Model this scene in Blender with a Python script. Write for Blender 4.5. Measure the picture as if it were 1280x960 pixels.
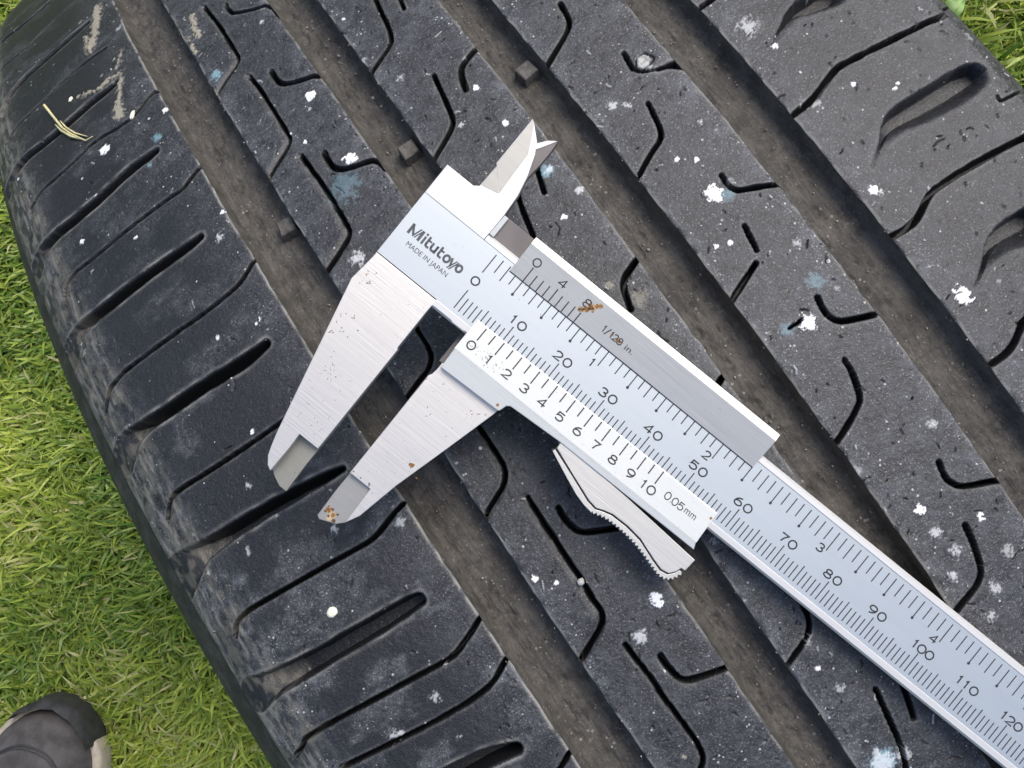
import bpy, bmesh, math, random
import numpy as np
from mathutils import Vector, Matrix
for o in list(bpy.data.objects): bpy.data.objects.remove(o)
sc = bpy.context.scene
COL = sc.collection
S = 0.001            # everything below is measured in millimetres on the tyre and the caliper
R0 = 310.0           # tyre radius at the crown; the tyre stands on the lawn, crown at z = 2*R0
rng = np.random.default_rng(7)
random.seed(7)
F_PX=1250.000
CAM_ROT=[0.114599, 0.068651, -0.593938]
CAM_POS=(-23.696,0.0,181.441)
CO=[-19.596821, 40.067778, 14.279416]
CD=[0.290881, -0.945502, -0.146335]
CP=[0.956757, 0.287781, 0.0424]
CN=[0.002023, -0.152341, 0.988326]
EDGES=[[-0.016, -0.122, -50.868, -38.0, 170.0], [-0.056, 0.157, -40.084, -45.0, 166.0], [-0.121, 0.143, -19.117, -52.0, 136.0], [0.083, 0.112, -10.093, -67.0, 127.0], [0.719, -0.287, 10.189, -19.0, 106.0], [-0.066, -0.232, 19.563, -45.0, 89.0], [0.692, -0.313, 39.788, -47.0, 79.0], [1.35, -0.967, 50.642, -32.0, 69.0]]
SIPES={"L":[[0.91,0,[[-50.0,234.0],[-53.0,235.0],[-57.0,233.0],[-70.0,233.0],[-90.0,233.0],[-96.0,233.0]]],[0.91,0,[[-60.25,200.95],[-70.88,200.88],[-79.83,199.16],[-89.3,200.78]]],[0.91,0,[[-57.9,164.2],[-62.84,165.07],[-67.17,165.54],[-73.87,165.04],[-80.78,164.08],[-89.72,163.75],[-92.6,163.02]]],[0.91,0,[[-50.63,134.43],[-52.54,135.6],[-57.6,133.32],[-61.73,133.04],[-70.12,135.3],[-77.14,134.08],[-86.7,134.21],[-91.77,132.9]]],[0.91,0,[[-49.41,105.96],[-50.57,106.26],[-53.59,105.39],[-56.86,103.98],[-60.15,104.45],[-72.69,105.0],[-80.8,104.81],[-87.97,105.16],[-90.55,104.69],[-92.61,102.19]]],[0.91,0,[[-49.44,77.43],[-51.29,77.39],[-54.43,75.74],[-56.7,74.95],[-60.36,74.63],[-66.57,74.65],[-76.81,75.29],[-90.34,75.66],[-93.54,73.77],[-96.23,71.64]]],[0.91,0,[[-50.15,44.95],[-53.09,44.21],[-57.87,44.24],[-62.37,44.82],[-69.16,44.94],[-80.76,45.6],[-88.75,46.51],[-90.71,46.16],[-93.86,43.27]]],[0.91,0,[[-51.42,17.73],[-53.91,17.28],[-57.43,16.11],[-60.55,15.56],[-63.13,15.87],[-73.15,16.88],[-86.78,18.19],[-90.31,18.21],[-91.72,17.6],[-93.44,15.85]]],[0.91,0,[[-50.23,-7.14],[-51.41,-7.57],[-53.53,-8.6],[-55.4,-9.27],[-57.64,-10.22],[-60.14,-10.5],[-72.83,-9.27],[-91.36,-7.65],[-93.08,-8.93],[-96.19,-9.8]]],[0.91,0,[[-50.52,-15.87],[-53.19,-17.22],[-55.79,-18.46],[-60.49,-18.88],[-66.54,-18.64],[-73.29,-18.0],[-88.31,-16.14]]]],"A":[[0.76,1,[[-31.88,150.66],[-31.22,139.93],[-31.36,131.11],[-31.41,126.79],[-31.98,125.45],[-35.06,123.95],[-39.8,121.15]]],[0.91,0,[[-27.42,145.67],[-27.46,142.55],[-26.84,140.64],[-22.13,137.16],[-19.68,136.08],[-18.91,133.71],[-18.63,129.8]]],[0.76,1,[[-31.61,119.31],[-31.22,114.03],[-31.29,107.16],[-31.4,98.52],[-31.71,96.7],[-33.08,95.64],[-39.84,92.13]]],[1.21,0,[[-27.09,116.42],[-27.28,114.19],[-26.99,112.1],[-26.04,110.57],[-22.21,108.5],[-19.91,107.67],[-19.17,106.66]]],[0.91,1,[[-31.57,91.46],[-31.29,85.55],[-31.08,80.11],[-31.48,73.13],[-31.59,69.88],[-32.42,68.79],[-34.91,67.52],[-39.91,65.3]]],[1.21,0,[[-27.36,88.7],[-27.54,86.89],[-27.54,84.69],[-26.55,82.87],[-24.27,81.63],[-20.98,80.47],[-19.34,79.55],[-18.81,76.76]]],[0.76,0,[[-30.69,51.31],[-31.36,44.29],[-31.43,40.09],[-31.85,37.72],[-33.6,36.14],[-36.77,35.22],[-40.31,34.01]]],[0.76,1,[[-32.17,31.55],[-31.95,24.96],[-31.75,20.65],[-31.84,15.69],[-32.0,12.26],[-33.87,10.01],[-37.08,8.68],[-40.24,7.15]]],[0.91,1,[[-31.53,5.62],[-31.75,1.42],[-31.72,-2.91],[-31.82,-7.65],[-31.8,-11.94],[-32.1,-15.67],[-31.96,-18.49],[-32.69,-20.06],[-34.8,-21.38],[-40.52,-23.94]]],[1.06,0,[[-28.01,0.99],[-28.22,-0.6],[-28.07,-2.43],[-27.29,-4.85],[-24.75,-6.21],[-22.13,-7.45],[-18.77,-8.85]]],[0.91,0,[[-31.77,-25.77],[-31.68,-29.41],[-31.35,-32.19],[-31.47,-36.91],[-31.3,-40.97],[-31.07,-44.93],[-31.14,-48.36],[-31.76,-50.56],[-33.67,-51.91]]],[1.21,0,[[-27.7,-30.86],[-27.79,-32.5],[-27.65,-34.3],[-27.34,-35.87],[-26.41,-37.01],[-24.09,-37.87],[-19.14,-39.13]]]],"B":[[0.91,0,[[0.49,116.98],[-0.49,111.91],[-1.08,107.32],[-2.29,103.2],[-3.85,101.83],[-6.61,100.48],[-10.24,98.64]]],[0.76,0,[[4.55,112.44],[4.11,110.08],[3.83,108.82]]],[1.21,0,[[10.5,88.61],[8.31,87.92],[5.6,86.66],[4.56,85.25],[3.94,83.25],[3.43,81.43]]],[0.91,0,[[0.08,88.96],[-0.44,86.06],[-1.02,82.78],[-1.68,79.41],[-2.39,76.64],[-4.05,75.17],[-6.4,73.85],[-10.12,71.84]]],[0.91,0,[[-0.72,55.57],[-1.81,52.21],[-2.63,48.71],[-3.2,45.9],[-4.82,44.3],[-8.3,42.91]]],[0.91,0,[[5.15,57.44],[4.34,55.07],[3.47,52.36]]],[1.21,0,[[10.33,30.88],[8.39,30.16],[6.16,29.28],[4.87,27.94],[4.12,25.83],[3.5,23.66]]],[1.21,0,[[10.36,3.85],[9.06,3.51],[7.21,2.65],[6.2,1.23],[5.55,-0.43]]],[0.91,0,[[-1.39,-31.47],[-1.51,-35.14],[-1.66,-37.61],[-2.16,-39.84],[-3.16,-41.56],[-5.14,-42.95],[-10.3,-44.77]]],[0.91,0,[[0.57,-57.29],[0.1,-60.13],[-0.42,-63.3],[-0.97,-66.84],[-1.84,-70.37],[-3.06,-73.14]]],[0.91,0,[[5.04,-59.19],[4.49,-61.63],[3.98,-63.75],[3.31,-65.6]]]],"C":[[1.06,0,[[29.72,86.74],[29.26,83.91],[28.68,81.51],[27.35,80.06],[24.73,78.41],[18.77,75.16]]],[0.91,0,[[32.92,68.27],[32.39,65.84],[32.17,64.13]]],[0.61,0,[[32.17,64.13],[32.85,62.66],[34.9,61.52],[37.99,60.53],[40.28,59.22]]],[0.91,0,[[30.07,55.95],[29.44,52.91],[28.72,49.78],[27.44,47.96],[24.64,46.88],[19.4,44.12]]],[1.06,0,[[32.35,35.29],[32.11,33.46],[32.29,31.94],[33.3,30.83],[36.09,29.64],[39.71,27.86]]],[0.91,0,[[29.88,24.67],[29.34,22.19],[28.82,19.52]]],[1.06,0,[[27.25,17.62],[24.71,16.59],[18.26,13.87]]],[1.06,0,[[32.55,6.04],[32.1,3.98],[32.02,2.42],[32.85,0.4],[35.18,-0.82],[39.27,-2.35]]],[0.61,0,[[25.02,4.32],[26.29,4.35],[27.68,4.3]]],[1.06,0,[[29.72,-6.01],[29.55,-8.19],[28.97,-10.43],[27.97,-13.25],[26.18,-14.48],[21.93,-16.45],[18.48,-17.57]]],[1.06,0,[[32.9,-30.49],[32.33,-32.53],[32.3,-34.06],[33.44,-36.22],[36.1,-37.53],[40.13,-39.27]]],[1.06,0,[[30.34,-42.4],[29.96,-44.72],[29.46,-46.98],[28.29,-50.51],[27.0,-51.87],[24.99,-52.73],[20.18,-54.06]]]],"R":[[1.36,0,[[88.77,38.76],[86.47,38.75],[84.44,39.22],[77.03,39.86],[70.72,40.51],[66.16,40.86],[64.02,41.07],[62.06,40.51],[59.66,39.63],[57.96,38.91],[55.46,38.12],[52.96,37.8],[49.65,37.64]]],[1.36,0,[[89.68,8.42],[83.61,9.36],[78.55,9.94],[74.53,10.27],[70.79,10.44],[66.16,10.64],[62.3,10.55],[60.04,9.6],[57.94,8.36],[55.81,7.54],[53.27,7.39],[50.23,7.77]]],[1.36,0,[[65.17,-18.39],[61.31,-18.49],[58.02,-20.57],[55.65,-21.46],[53.61,-21.68],[50.35,-21.59]]],[0.45,0,[[84.99,18.92],[84.59,17.74],[86.87,17.52],[91.11,17.39]]],[0.45,0,[[89.77,40.0],[95.96,41.31]]]]}
SLOTS={"L":[[[-65.06,218.03,1.82],[-68.92,219.03,1.82],[-78.73,219.52,1.97],[-88.68,223.93,2.12]],[[-59.86,182.5,1.36],[-63.67,182.43,1.97],[-69.13,182.48,2.27],[-76.09,182.47,2.27],[-82.6,182.32,2.27],[-87.31,180.62,2.42],[-91.57,177.76,3.03]],[[-58.87,148.29,1.36],[-62.89,148.07,1.97],[-66.5,148.47,2.12],[-76.78,147.99,2.27],[-84.38,148.64,2.42],[-90.43,149.87,2.73],[-93.33,149.75,3.33],[-98.06,149.06,4.55]],[[-58.14,118.62,1.52],[-61.32,118.67,2.12],[-65.75,119.13,2.27],[-74.34,118.08,2.42],[-84.58,118.18,2.58],[-88.66,118.84,2.73],[-92.51,118.92,3.94],[-97.24,117.98,6.06]],[[-58.47,90.55,1.36],[-61.7,90.5,1.97],[-68.96,91.1,2.27],[-79.82,91.52,2.58],[-86.66,91.54,2.73],[-90.74,92.24,3.03],[-94.56,91.81,4.85],[-98.53,90.79,6.97]],[[-57.79,60.27,1.52],[-60.71,60.06,2.27],[-64.28,60.13,2.58],[-74.4,61.34,2.58],[-83.94,61.86,2.73],[-89.35,62.54,3.03],[-93.11,62.37,5.15],[-96.95,61.54,7.58]],[[-57.61,29.96,1.06],[-61.03,30.51,1.82],[-65.04,31.1,2.12],[-75.86,32.34,2.58],[-85.36,32.95,3.03],[-90.29,33.28,3.94],[-95.02,32.89,6.67],[-99.06,32.55,9.09]],[[-58.7,1.52,2.27],[-60.9,1.75,3.03],[-68.0,2.04,3.48],[-76.82,2.68,3.64],[-85.81,3.34,3.94],[-91.68,4.08,4.55],[-97.32,4.44,6.97]],[[-58.72,-30.53,2.12],[-61.66,-29.69,3.03],[-65.56,-28.95,3.48],[-70.6,-28.55,3.64],[-82.54,-27.61,3.94]]],"R":[[[57.2,52.7,0.45],[60.11,54.01,0.76],[64.6,55.85,1.52],[68.0,55.72,2.73],[73.42,55.12,3.33]],[[56.29,20.66,0.3],[59.08,22.31,0.61],[61.78,23.84,1.06],[64.67,25.09,2.42],[67.43,25.43,3.03],[72.76,24.87,3.64],[78.38,24.58,3.79],[82.71,24.58,3.64],[84.3,24.57,3.03]],[[57.85,-8.59,0.3],[60.51,-7.1,0.61],[62.7,-6.0,1.21],[65.86,-4.63,2.42],[68.89,-4.42,3.33],[73.88,-4.95,3.64]]]}
MARKS=[[-68.5,130.2,1.36,"w",1],[-23.0,103.6,1.36,"w",0.9],[-23.6,83.5,1.36,"w",0.9],[29.1,33.0,1.67,"w",1],[28.3,3.2,1.67,"w",1],[54.7,-8.3,1.67,"w",1],[-51.8,127.5,0.76,"w",1],[-22.7,-22.1,1.21,"w",1],[55.8,58.6,1.97,"w",0.5],[30.3,40.6,0.53,"w",1],[27.5,42.9,0.53,"w",0.8],[-32.0,-12.2,0.76,"w",0.9],[-38.6,-7.1,0.61,"w",0.9],[-29.0,-26.2,1.21,"w",0.6],[-33.3,63.7,1.36,"w",0.7],[-5.7,-68.9,2.12,"w",0.6],[-5.6,-68.6,2.73,"c",0.9],[6.3,55.7,1.52,"c",0.9],[6.8,55.7,0.91,"w",0.6],[-37.8,126.3,1.52,"c",1],[-56.2,121.7,1.36,"c",0.8],[-60.7,116.3,0.76,"c",0.9],[-27.7,79.1,3.94,"c",0.35],[33.9,8.8,1.82,"c",0.5],[30.8,31.6,1.52,"c",0.5],[24.5,4.3,1.36,"c",0.5],[53.5,16.8,0.91,"w",0.9],[6.2,24.4,1.82,"t",0.4],[3.0,29.6,0.91,"t",0.6],[24.3,59.8,0.91,"w",0.6],[26.8,58.0,0.76,"w",0.6],[9.3,48.6,0.76,"w",0.6],[53.6,38.2,0.76,"w",0.5],[55.9,37.2,1.06,"w",0.4],[23.1,24.3,0.53,"w",0.9],[25.7,23.4,0.53,"w",0.9],[35.7,16.6,0.76,"w",0.5],[25.1,-35.5,0.91,"w",0.9],[33.6,-42.6,0.76,"w",0.9],[26.3,-45.3,1.06,"w",0.6],[25.2,-40.3,1.06,"w",0.6],[35.9,-24.2,0.91,"w",0.4],[19.5,-23.4,0.91,"w",0.4],[-1.8,-70.4,1.36,"w",0.5],[-4.5,-43.0,0.76,"w",0.5],[-6.0,-48.2,0.45,"w",0.9],[70.9,31.7,0.45,"w",0.9],[69.8,31.1,0.45,"w",0.9],[63.8,36.3,0.45,"w",0.8],[56.9,51.8,0.61,"w",0.8],[54.2,15.8,0.61,"w",0.7],[-57.3,37.4,0.61,"t",0.5],[-53.7,15.4,1.06,"w",0.5],[-65.0,21.3,0.61,"w",0.5],[-73.4,31.0,1.06,"w",0.35],[-81.8,27.6,0.76,"w",0.5],[-69.0,46.8,0.45,"w",0.8],[-75.1,38.3,0.61,"w",0.7],[-44.2,77.4,0.53,"w",0.8],[-51.7,92.1,0.61,"w",0.8],[-55.0,87.3,0.91,"w",0.6],[-70.8,101.5,0.45,"w",0.9],[-82.3,111.0,0.61,"w",0.8],[-75.0,119.4,0.61,"w",0.8],[-57.4,65.2,0.38,"w",0.9],[-56.2,65.5,0.38,"w",0.9],[-65.6,68.0,0.38,"w",0.9],[-44.4,102.0,0.45,"w",0.8],[-52.8,168.2,0.91,"w",0.4],[-61.6,186.1,0.76,"t",0.9],[5.3,80.4,0.61,"w",0.8],[-1.6,75.0,0.61,"w",0.6],[5.5,69.6,0.61,"w",0.8],[-5.8,93.2,0.76,"w",0.5],[-7.7,116.5,0.45,"w",0.9],[-0.7,111.5,0.45,"w",0.9],[-9.5,103.0,0.61,"w",0.4],[-31.7,118.7,0.45,"w",1],[-31.2,98.1,0.45,"w",1],[-29.3,93.8,0.45,"w",0.8],[-22.8,131.8,0.53,"w",0.7],[-8.4,54.3,0.61,"w",0.3],[3.6,45.7,0.61,"w",0.9],[9.0,48.5,0.76,"w",0.7],[-4.6,-53.4,0.76,"w",0.5],[-13.3,-20.9,0.91,"w",0.3],[-8.3,-19.3,0.76,"w",0.4],[-35.9,-9.8,0.45,"w",0.9],[-32.7,1.9,0.45,"w",0.8],[-34.4,-48.1,0.45,"t",0.9],[-61.0,-10.5,0.61,"w",0.7],[-76.5,-16.5,1.06,"w",0.5],[-65.7,-14.7,0.91,"w",0.5],[-75.3,-16.9,0.76,"w",0.6],[89.6,32.6,1.21,"w",0.25],[25.0,-58.3,0.91,"w",0.5],[28.6,-54.8,1.06,"w",0.5],[34.1,-50.7,1.06,"w",0.4],[23.2,-48.3,0.76,"w",0.6]]
FLAP=[[33.92, 65.57], [36.12, 65.73], [36.96, 63.65], [35.16, 62.71], [33.22, 62.36], [32.55, 63.59], [33.92, 65.57]]
MUD=[[[-55.7,185.96,1.21],[-57.57,179.2,1.36],[-59.34,173.39,1.21],[-61.84,168.14,1.06]],[[-61.32,176.5,0.45],[-62.31,170.7,0.61],[-62.01,167.47,0.76]],[[-57.32,150.16,0.91],[-59.97,151.23,0.76],[-64.02,151.0,0.45],[-69.28,153.92,0.3]],[[-57.99,147.94,0.61],[-59.85,142.86,0.76],[-61.52,138.51,1.36],[-61.84,136.14,1.21]],[[-57.35,153.34,0.76],[-55.44,156.48,0.3],[-54.4,158.42,0.15]],[[-35.49,150.47,0.45],[-36.57,145.45,0.91],[-36.41,141.42,0.76]],[[-39.68,143.94,0.45],[-39.1,137.35,0.61]]]
TWI=[[-42.35, 81.54], [-12.85, 79.27], [16.22, 79.29], [50.4, 69.12], [48.17, 18.08]]
STRAW=[[-77.43, 158.73], [-76.39, 152.32], [-75.44, 146.34], [-74.1, 142.28], [-71.45, 136.48], [-69.54, 136.29]]
STRAW_FORK=[[-76.98, 150.08], [-76.04, 146.0], [-74.33, 141.51], [-71.73, 137.13]]
PETALS=[[-71.23, 155.28], [-59.03, 133.28], [-73.74, 8.76], [-32.08, -12.1]]
TWIGS=[[[55.77, 37.29], [55.0, 36.77]], [[-22.49, -31.76], [-23.62, -33.91], [-23.56, -35.83]], [[-8.45, 16.67], [-8.48, 15.61]]]

# ---------------------------------------------------------------- camera, sky, sun, exposure
cam = bpy.data.cameras.new('camera')
cam.sensor_width = 36.0
cam.lens = F_PX / 1280.0 * 36.0
cam.clip_start = 0.01
cam.clip_end = 2000.0
co = bpy.data.objects.new('camera', cam)
COL.objects.link(co)
co.location = (CAM_POS[0]*S, CAM_POS[1]*S, (CAM_POS[2] + 2*R0)*S)
co.rotation_euler = CAM_ROT
sc.camera = co
SUN_EL = math.radians(57)
SUN_ROT = math.radians(72)      # clockwise from +Y: light comes from the upper right of the picture
w = bpy.data.worlds.new('World')
sc.world = w
w.use_nodes = True
nt = w.node_tree
bg = nt.nodes['Background']
sky = nt.nodes.new('ShaderNodeTexSky')
sky.sky_type = 'NISHITA'
sky.sun_disc = False
sky.sun_elevation = SUN_EL
sky.sun_rotation = SUN_ROT
sky.air_density = 1.0
sky.dust_density = 3.5
sky.ozone_density = 1.0
nt.links.new(sky.outputs[0], bg.inputs[0])
bg.inputs[1].default_value = 0.14
sl_ = bpy.data.lights.new('sun', 'SUN')
sl_.energy = 1.5
sl_.angle = math.radians(35)
sl_.color = (1.0, 0.96, 0.90)
so = bpy.data.objects.new('sun', sl_)
COL.objects.link(so)
sd = Vector((math.sin(SUN_ROT)*math.cos(SUN_EL), math.cos(SUN_ROT)*math.cos(SUN_EL), math.sin(SUN_EL)))
so.rotation_euler = sd.to_track_quat('Z', 'Y').to_euler()
so.location = (1, 0.4, 2)
vs = sc.view_settings
vs.view_transform = 'Standard'
vs.look = 'None'
vs.exposure = 0.62
vs.gamma = 1.0
vs.use_curve_mapping = False

# ---------------------------------------------------------------- helpers
def tag(o, label=None, cat=None, group=None, kind=None):
    if label: o['label'] = label
    if cat: o['category'] = cat
    if group: o['group'] = group
    if kind: o['kind'] = kind
    return o
def empty(name, parent=None):
    o = bpy.data.objects.new(name, None)
    o.empty_display_size = 0.02
    COL.objects.link(o)
    if parent: o.parent = parent
    return o
def link(name, me, mat, parent=None, smooth=True):
    o = bpy.data.objects.new(name, me)
    COL.objects.link(o)
    if parent: o.parent = parent
    if mat is not None and not me.materials:
        for m in (mat if isinstance(mat, (list, tuple)) else [mat]): me.materials.append(m)
    if smooth:
        me.polygons.foreach_set('use_smooth', np.ones(len(me.polygons), bool))
    return o
def np_mesh(name, co, faces, attrs=None):
    """co (n,3) metres; faces (m,k)"""
    me = bpy.data.meshes.new(name)
    n, (m, k) = len(co), faces.shape
    me.vertices.add(n); me.vertices.foreach_set('co', np.ascontiguousarray(co, np.float32).ravel())
    me.loops.add(m*k); me.loops.foreach_set('vertex_index', np.ascontiguousarray(faces, np.int32).ravel())
    me.polygons.add(m)
    me.polygons.foreach_set('loop_start', np.arange(0, m*k, k, dtype=np.int32))
    me.update(calc_edges=True)
    for a, v in (attrs or {}).items():
        at = me.attributes.new(a, 'FLOAT', 'POINT'); at.data.foreach_set('value', np.ascontiguousarray(v, np.float32).ravel())
    return me
def grid_faces(n, m, off=0):
    i = np.arange(n*m).reshape(n, m)
    return np.stack([i[:-1,:-1], i[:-1,1:], i[1:,1:], i[1:,:-1]], -1).reshape(-1, 4) + off
def compact(co, faces, attrs=None):
    u, inv = np.unique(faces, return_inverse=True)
    return co[u], inv.reshape(faces.shape), {k: v[u] for k, v in (attrs or {}).items()}
def sstep(a, b, x):
    t = np.clip((x - a)/(b - a), 0, 1); return t*t*(3 - 2*t)
def hash2(ix, iy, seed):
    h = (ix.astype(np.int64)*374761393 + iy.astype(np.int64)*668265263 + seed*1442695041) & 0xffffffff
    h = ((h ^ (h >> 13))*1274126177) & 0xffffffff
    return ((h ^ (h >> 16)) & 0xffffff)/float(0xffffff)
def vnoise(x, y, seed=0):
    ix = np.floor(x); iy = np.floor(y); fx = x - ix; fy = y - iy
    fx = fx*fx*(3-2*fx); fy = fy*fy*(3-2*fy)
    a = hash2(ix, iy, seed); b = hash2(ix+1, iy, seed); c = hash2(ix, iy+1, seed); d = hash2(ix+1, iy+1, seed)
    return (a*(1-fx)+b*fx)*(1-fy)+(c*(1-fx)+d*fx)*fy
def fbm(x, y, seed=0, oct=3):
    v = 0; a = 1.0; t = 0
    for k in range(oct):
        v = v + a*vnoise(x*2**k, y*2**k, seed+17*k); t += a; a *= .55
    return v/t

# ---------------------------------------------------------------- materials
def new_mat(name):
    m = bpy.data.materials.new(name); m.use_nodes = True
    t = m.node_tree
    return m, t, t.nodes['Principled BSDF']
class NT:
    def __init__(s, t): s.t = t
    def n(s, ty, **kw):
        x = s.t.nodes.new(ty)
        for k, v in kw.items():
            if k in x.inputs.keys(): x.inputs[k].default_value = v
            else: setattr(x, k, v)
        return x
    def l(s, a, b): s.t.links.new(a, b)
    def math(s, op, a, b=None, c=None, clamp=False):
        x = s.t.nodes.new('ShaderNodeMath'); x.operation = op; x.use_clamp = clamp
        for i, v in enumerate((a, b, c)):
            if v is None: continue
            if isinstance(v, (int, float)): x.inputs[i].default_value = v
            else: s.t.links.new(v, x.inputs[i])
        return x.outputs[0]
    def mix(s, f, a, b):
        x = s.t.nodes.new('ShaderNodeMix'); x.data_type = 'RGBA'
        for i, v in ((0, f), (6, a), (7, b)):
            if isinstance(v, (int, float)): x.inputs[i].default_value = v
            elif isinstance(v, tuple): x.inputs[i].default_value = v + ((1,) if len(v) == 3 else ())
            else: s.t.links.new(v, x.inputs[i])
        return x.outputs[2]
    def attr(s, a):
        x = s.t.nodes.new('ShaderNodeAttribute'); x.attribute_name = a; return x.outputs['Fac']
    def ramp(s, v, lo, hi):
        x = s.t.nodes.new('ShaderNodeMapRange'); x.interpolation_type = 'SMOOTHSTEP'
        s.t.links.new(v, x.inputs[0]); x.inputs[1].default_value = lo; x.inputs[2].default_value = hi
        return x.outputs[0]
    def noise(s, vec, scale, detail=3, rough=.55, dist=0.0):
        x = s.t.nodes.new('ShaderNodeTexNoise'); x.inputs['Scale'].default_value = scale
        x.inputs['Detail'].default_value = detail; x.inputs['Roughness'].default_value = rough
        x.inputs['Distortion'].default_value = dist
        s.t.links.new(vec, x.inputs['Vector']); return x.outputs['Fac']
    def mapping(s, vec, scale=(1,1,1), rot=(0,0,0)):
        x = s.t.nodes.new('ShaderNodeMapping'); x.inputs['Scale'].default_value = scale; x.inputs['Rotation'].default_value = rot
        s.t.links.new(vec, x.inputs['Vector']); return x.outputs[0]
    def bump(s, h, strength, dist, normal=None):
        x = s.t.nodes.new('ShaderNodeBump'); x.inputs['Strength'].default_value = strength; x.inputs['Distance'].default_value = dist
        s.t.links.new(h, x.inputs['Height'])
        if normal is not None: s.t.links.new(normal, x.inputs['Normal'])
        return x.outputs[0]

def mat_rubber():
    m, t, p = new_mat('tyre_rubber'); g = NT(t)
    geo = g.n('ShaderNodeTexCoord').outputs['Object']
    dust = g.attr('dust'); white = g.attr('white'); cyan = g.attr('cyan'); tan = g.attr('tan'); wear = g.attr('wear')
    fine = g.noise(geo, 1500, 4, .7)
    mid = g.noise(geo, 320, 4, .65)
    big = g.noise(geo, 60, 3, .6)
    d = g.math('MULTIPLY', dust, g.ramp(g.math('ADD', g.math('MULTIPLY', mid, .7), g.math('MULTIPLY', fine, .5)), .40, .85))
    d2 = g.math('MULTIPLY', d, g.math('MULTIPLY_ADD', big, 1.3, .35))
    c = g.mix(g.math('MINIMUM', d2, 1.0), (.0075, .0079, .0092), (.100, .105, .116))
    # fine mottling of grey bloom and black grain
    hf = g.noise(geo, 3600, 2, .6); hf2 = g.noise(geo, 2700, 3, .7, .4)
    lt = g.math('MULTIPLY', g.ramp(hf2, .565, .66), g.math('MULTIPLY_ADD', dust, .72, .04), clamp=True)
    c = g.mix(lt, c, (.30, .30, .305))
    dk = g.math('MULTIPLY', g.ramp(hf, .56, .66), g.ramp(g.noise(geo, 500, 2), .40, .60))
    c = g.mix(g.math('MULTIPLY', dk, .7), c, (.009, .009, .011))
    # pale grains of grit caught in the rubber
    v = g.n('ShaderNodeTexVoronoi'); v.inputs['Scale'].default_value = 900; g.l(geo, v.inputs['Vector'])
    gr = g.math('LESS_THAN', v.outputs['Distance'], .20)
    sel = g.noise(geo, 420, 2, .5)
    gsel = g.math('MULTIPLY', gr, g.ramp(g.math('ADD', sel, g.math('MULTIPLY', dust, .10)), .65, .70))
    c = g.mix(g.math('MULTIPLY', gsel, .75), c, (.46, .46, .46))
    v2 = g.n('ShaderNodeTexVoronoi'); v2.inputs['Scale'].default_value = 420; g.l(geo, v2.inputs['Vector'])
    gr2 = g.math('MULTIPLY', g.math('LESS_THAN', v2.outputs['Distance'], .16), g.math('GREATER_THAN', g.noise(geo, 200, 1), .72))
    c = g.mix(g.math('MULTIPLY', gr2, .8), c, (.55, .55, .53))
    # dark nicks
    v3 = g.n('ShaderNodeTexVoronoi'); v3.inputs['Scale'].default_value = 700
    g.l(g.mapping(geo, (1, .45, .45)), v3.inputs['Vector'])
    nk = g.math('MULTIPLY', g.math('LESS_THAN', v3.outputs['Distance'], .16), g.math('GREATER_THAN', g.noise(geo, 260, 1), .56))
    c = g.mix(g.math('MULTIPLY', nk, .85), c, (.008, .008, .009))
    sc_ = g.ramp(g.noise(g.mapping(geo, (260, 900, 900), (0, 0, .7)), 1.0, 2, .5), .70, .78)
    c = g.mix(g.math('MULTIPLY', sc_, g.math('MULTIPLY', dust, .35)), c, (.33, .33, .33))
    c = g.mix(wear, c, (.24, .235, .215))
    c = g.mix(g.math('MULTIPLY', tan, .8), c, (.36, .33, .25))
    c = g.mix(g.math('MULTIPLY', cyan, .8), c, (.20, .34, .40))
    c = g.mix(white, c, (.80, .81, .82))
    g.l(c, p.inputs['Base Color'])
    r = g.math('ADD', g.math('MULTIPLY', d, .25), g.math('MULTIPLY_ADD', fine, .22, .31))
    g.l(r, p.inputs['Roughness'])
    p.inputs['Specular IOR Level'].default_value = .54
    h = g.math('MULTIPLY', hf2, .7)
    h = g.math('ADD', h, g.math('SUBTRACT', h, h))
    h0 = g.math('ADD', g.math('MULTIPLY', fine, .6), g.math('ADD', g.math('MULTIPLY', mid, .6), g.math('SUBTRACT', g.math('MULTIPLY', gsel, .5), g.math('MULTIPLY', nk, .8))))
    g.l(g.bump(g.math('ADD', h, h0), .55, .00035), p.inputs['Normal'])
    return m
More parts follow.
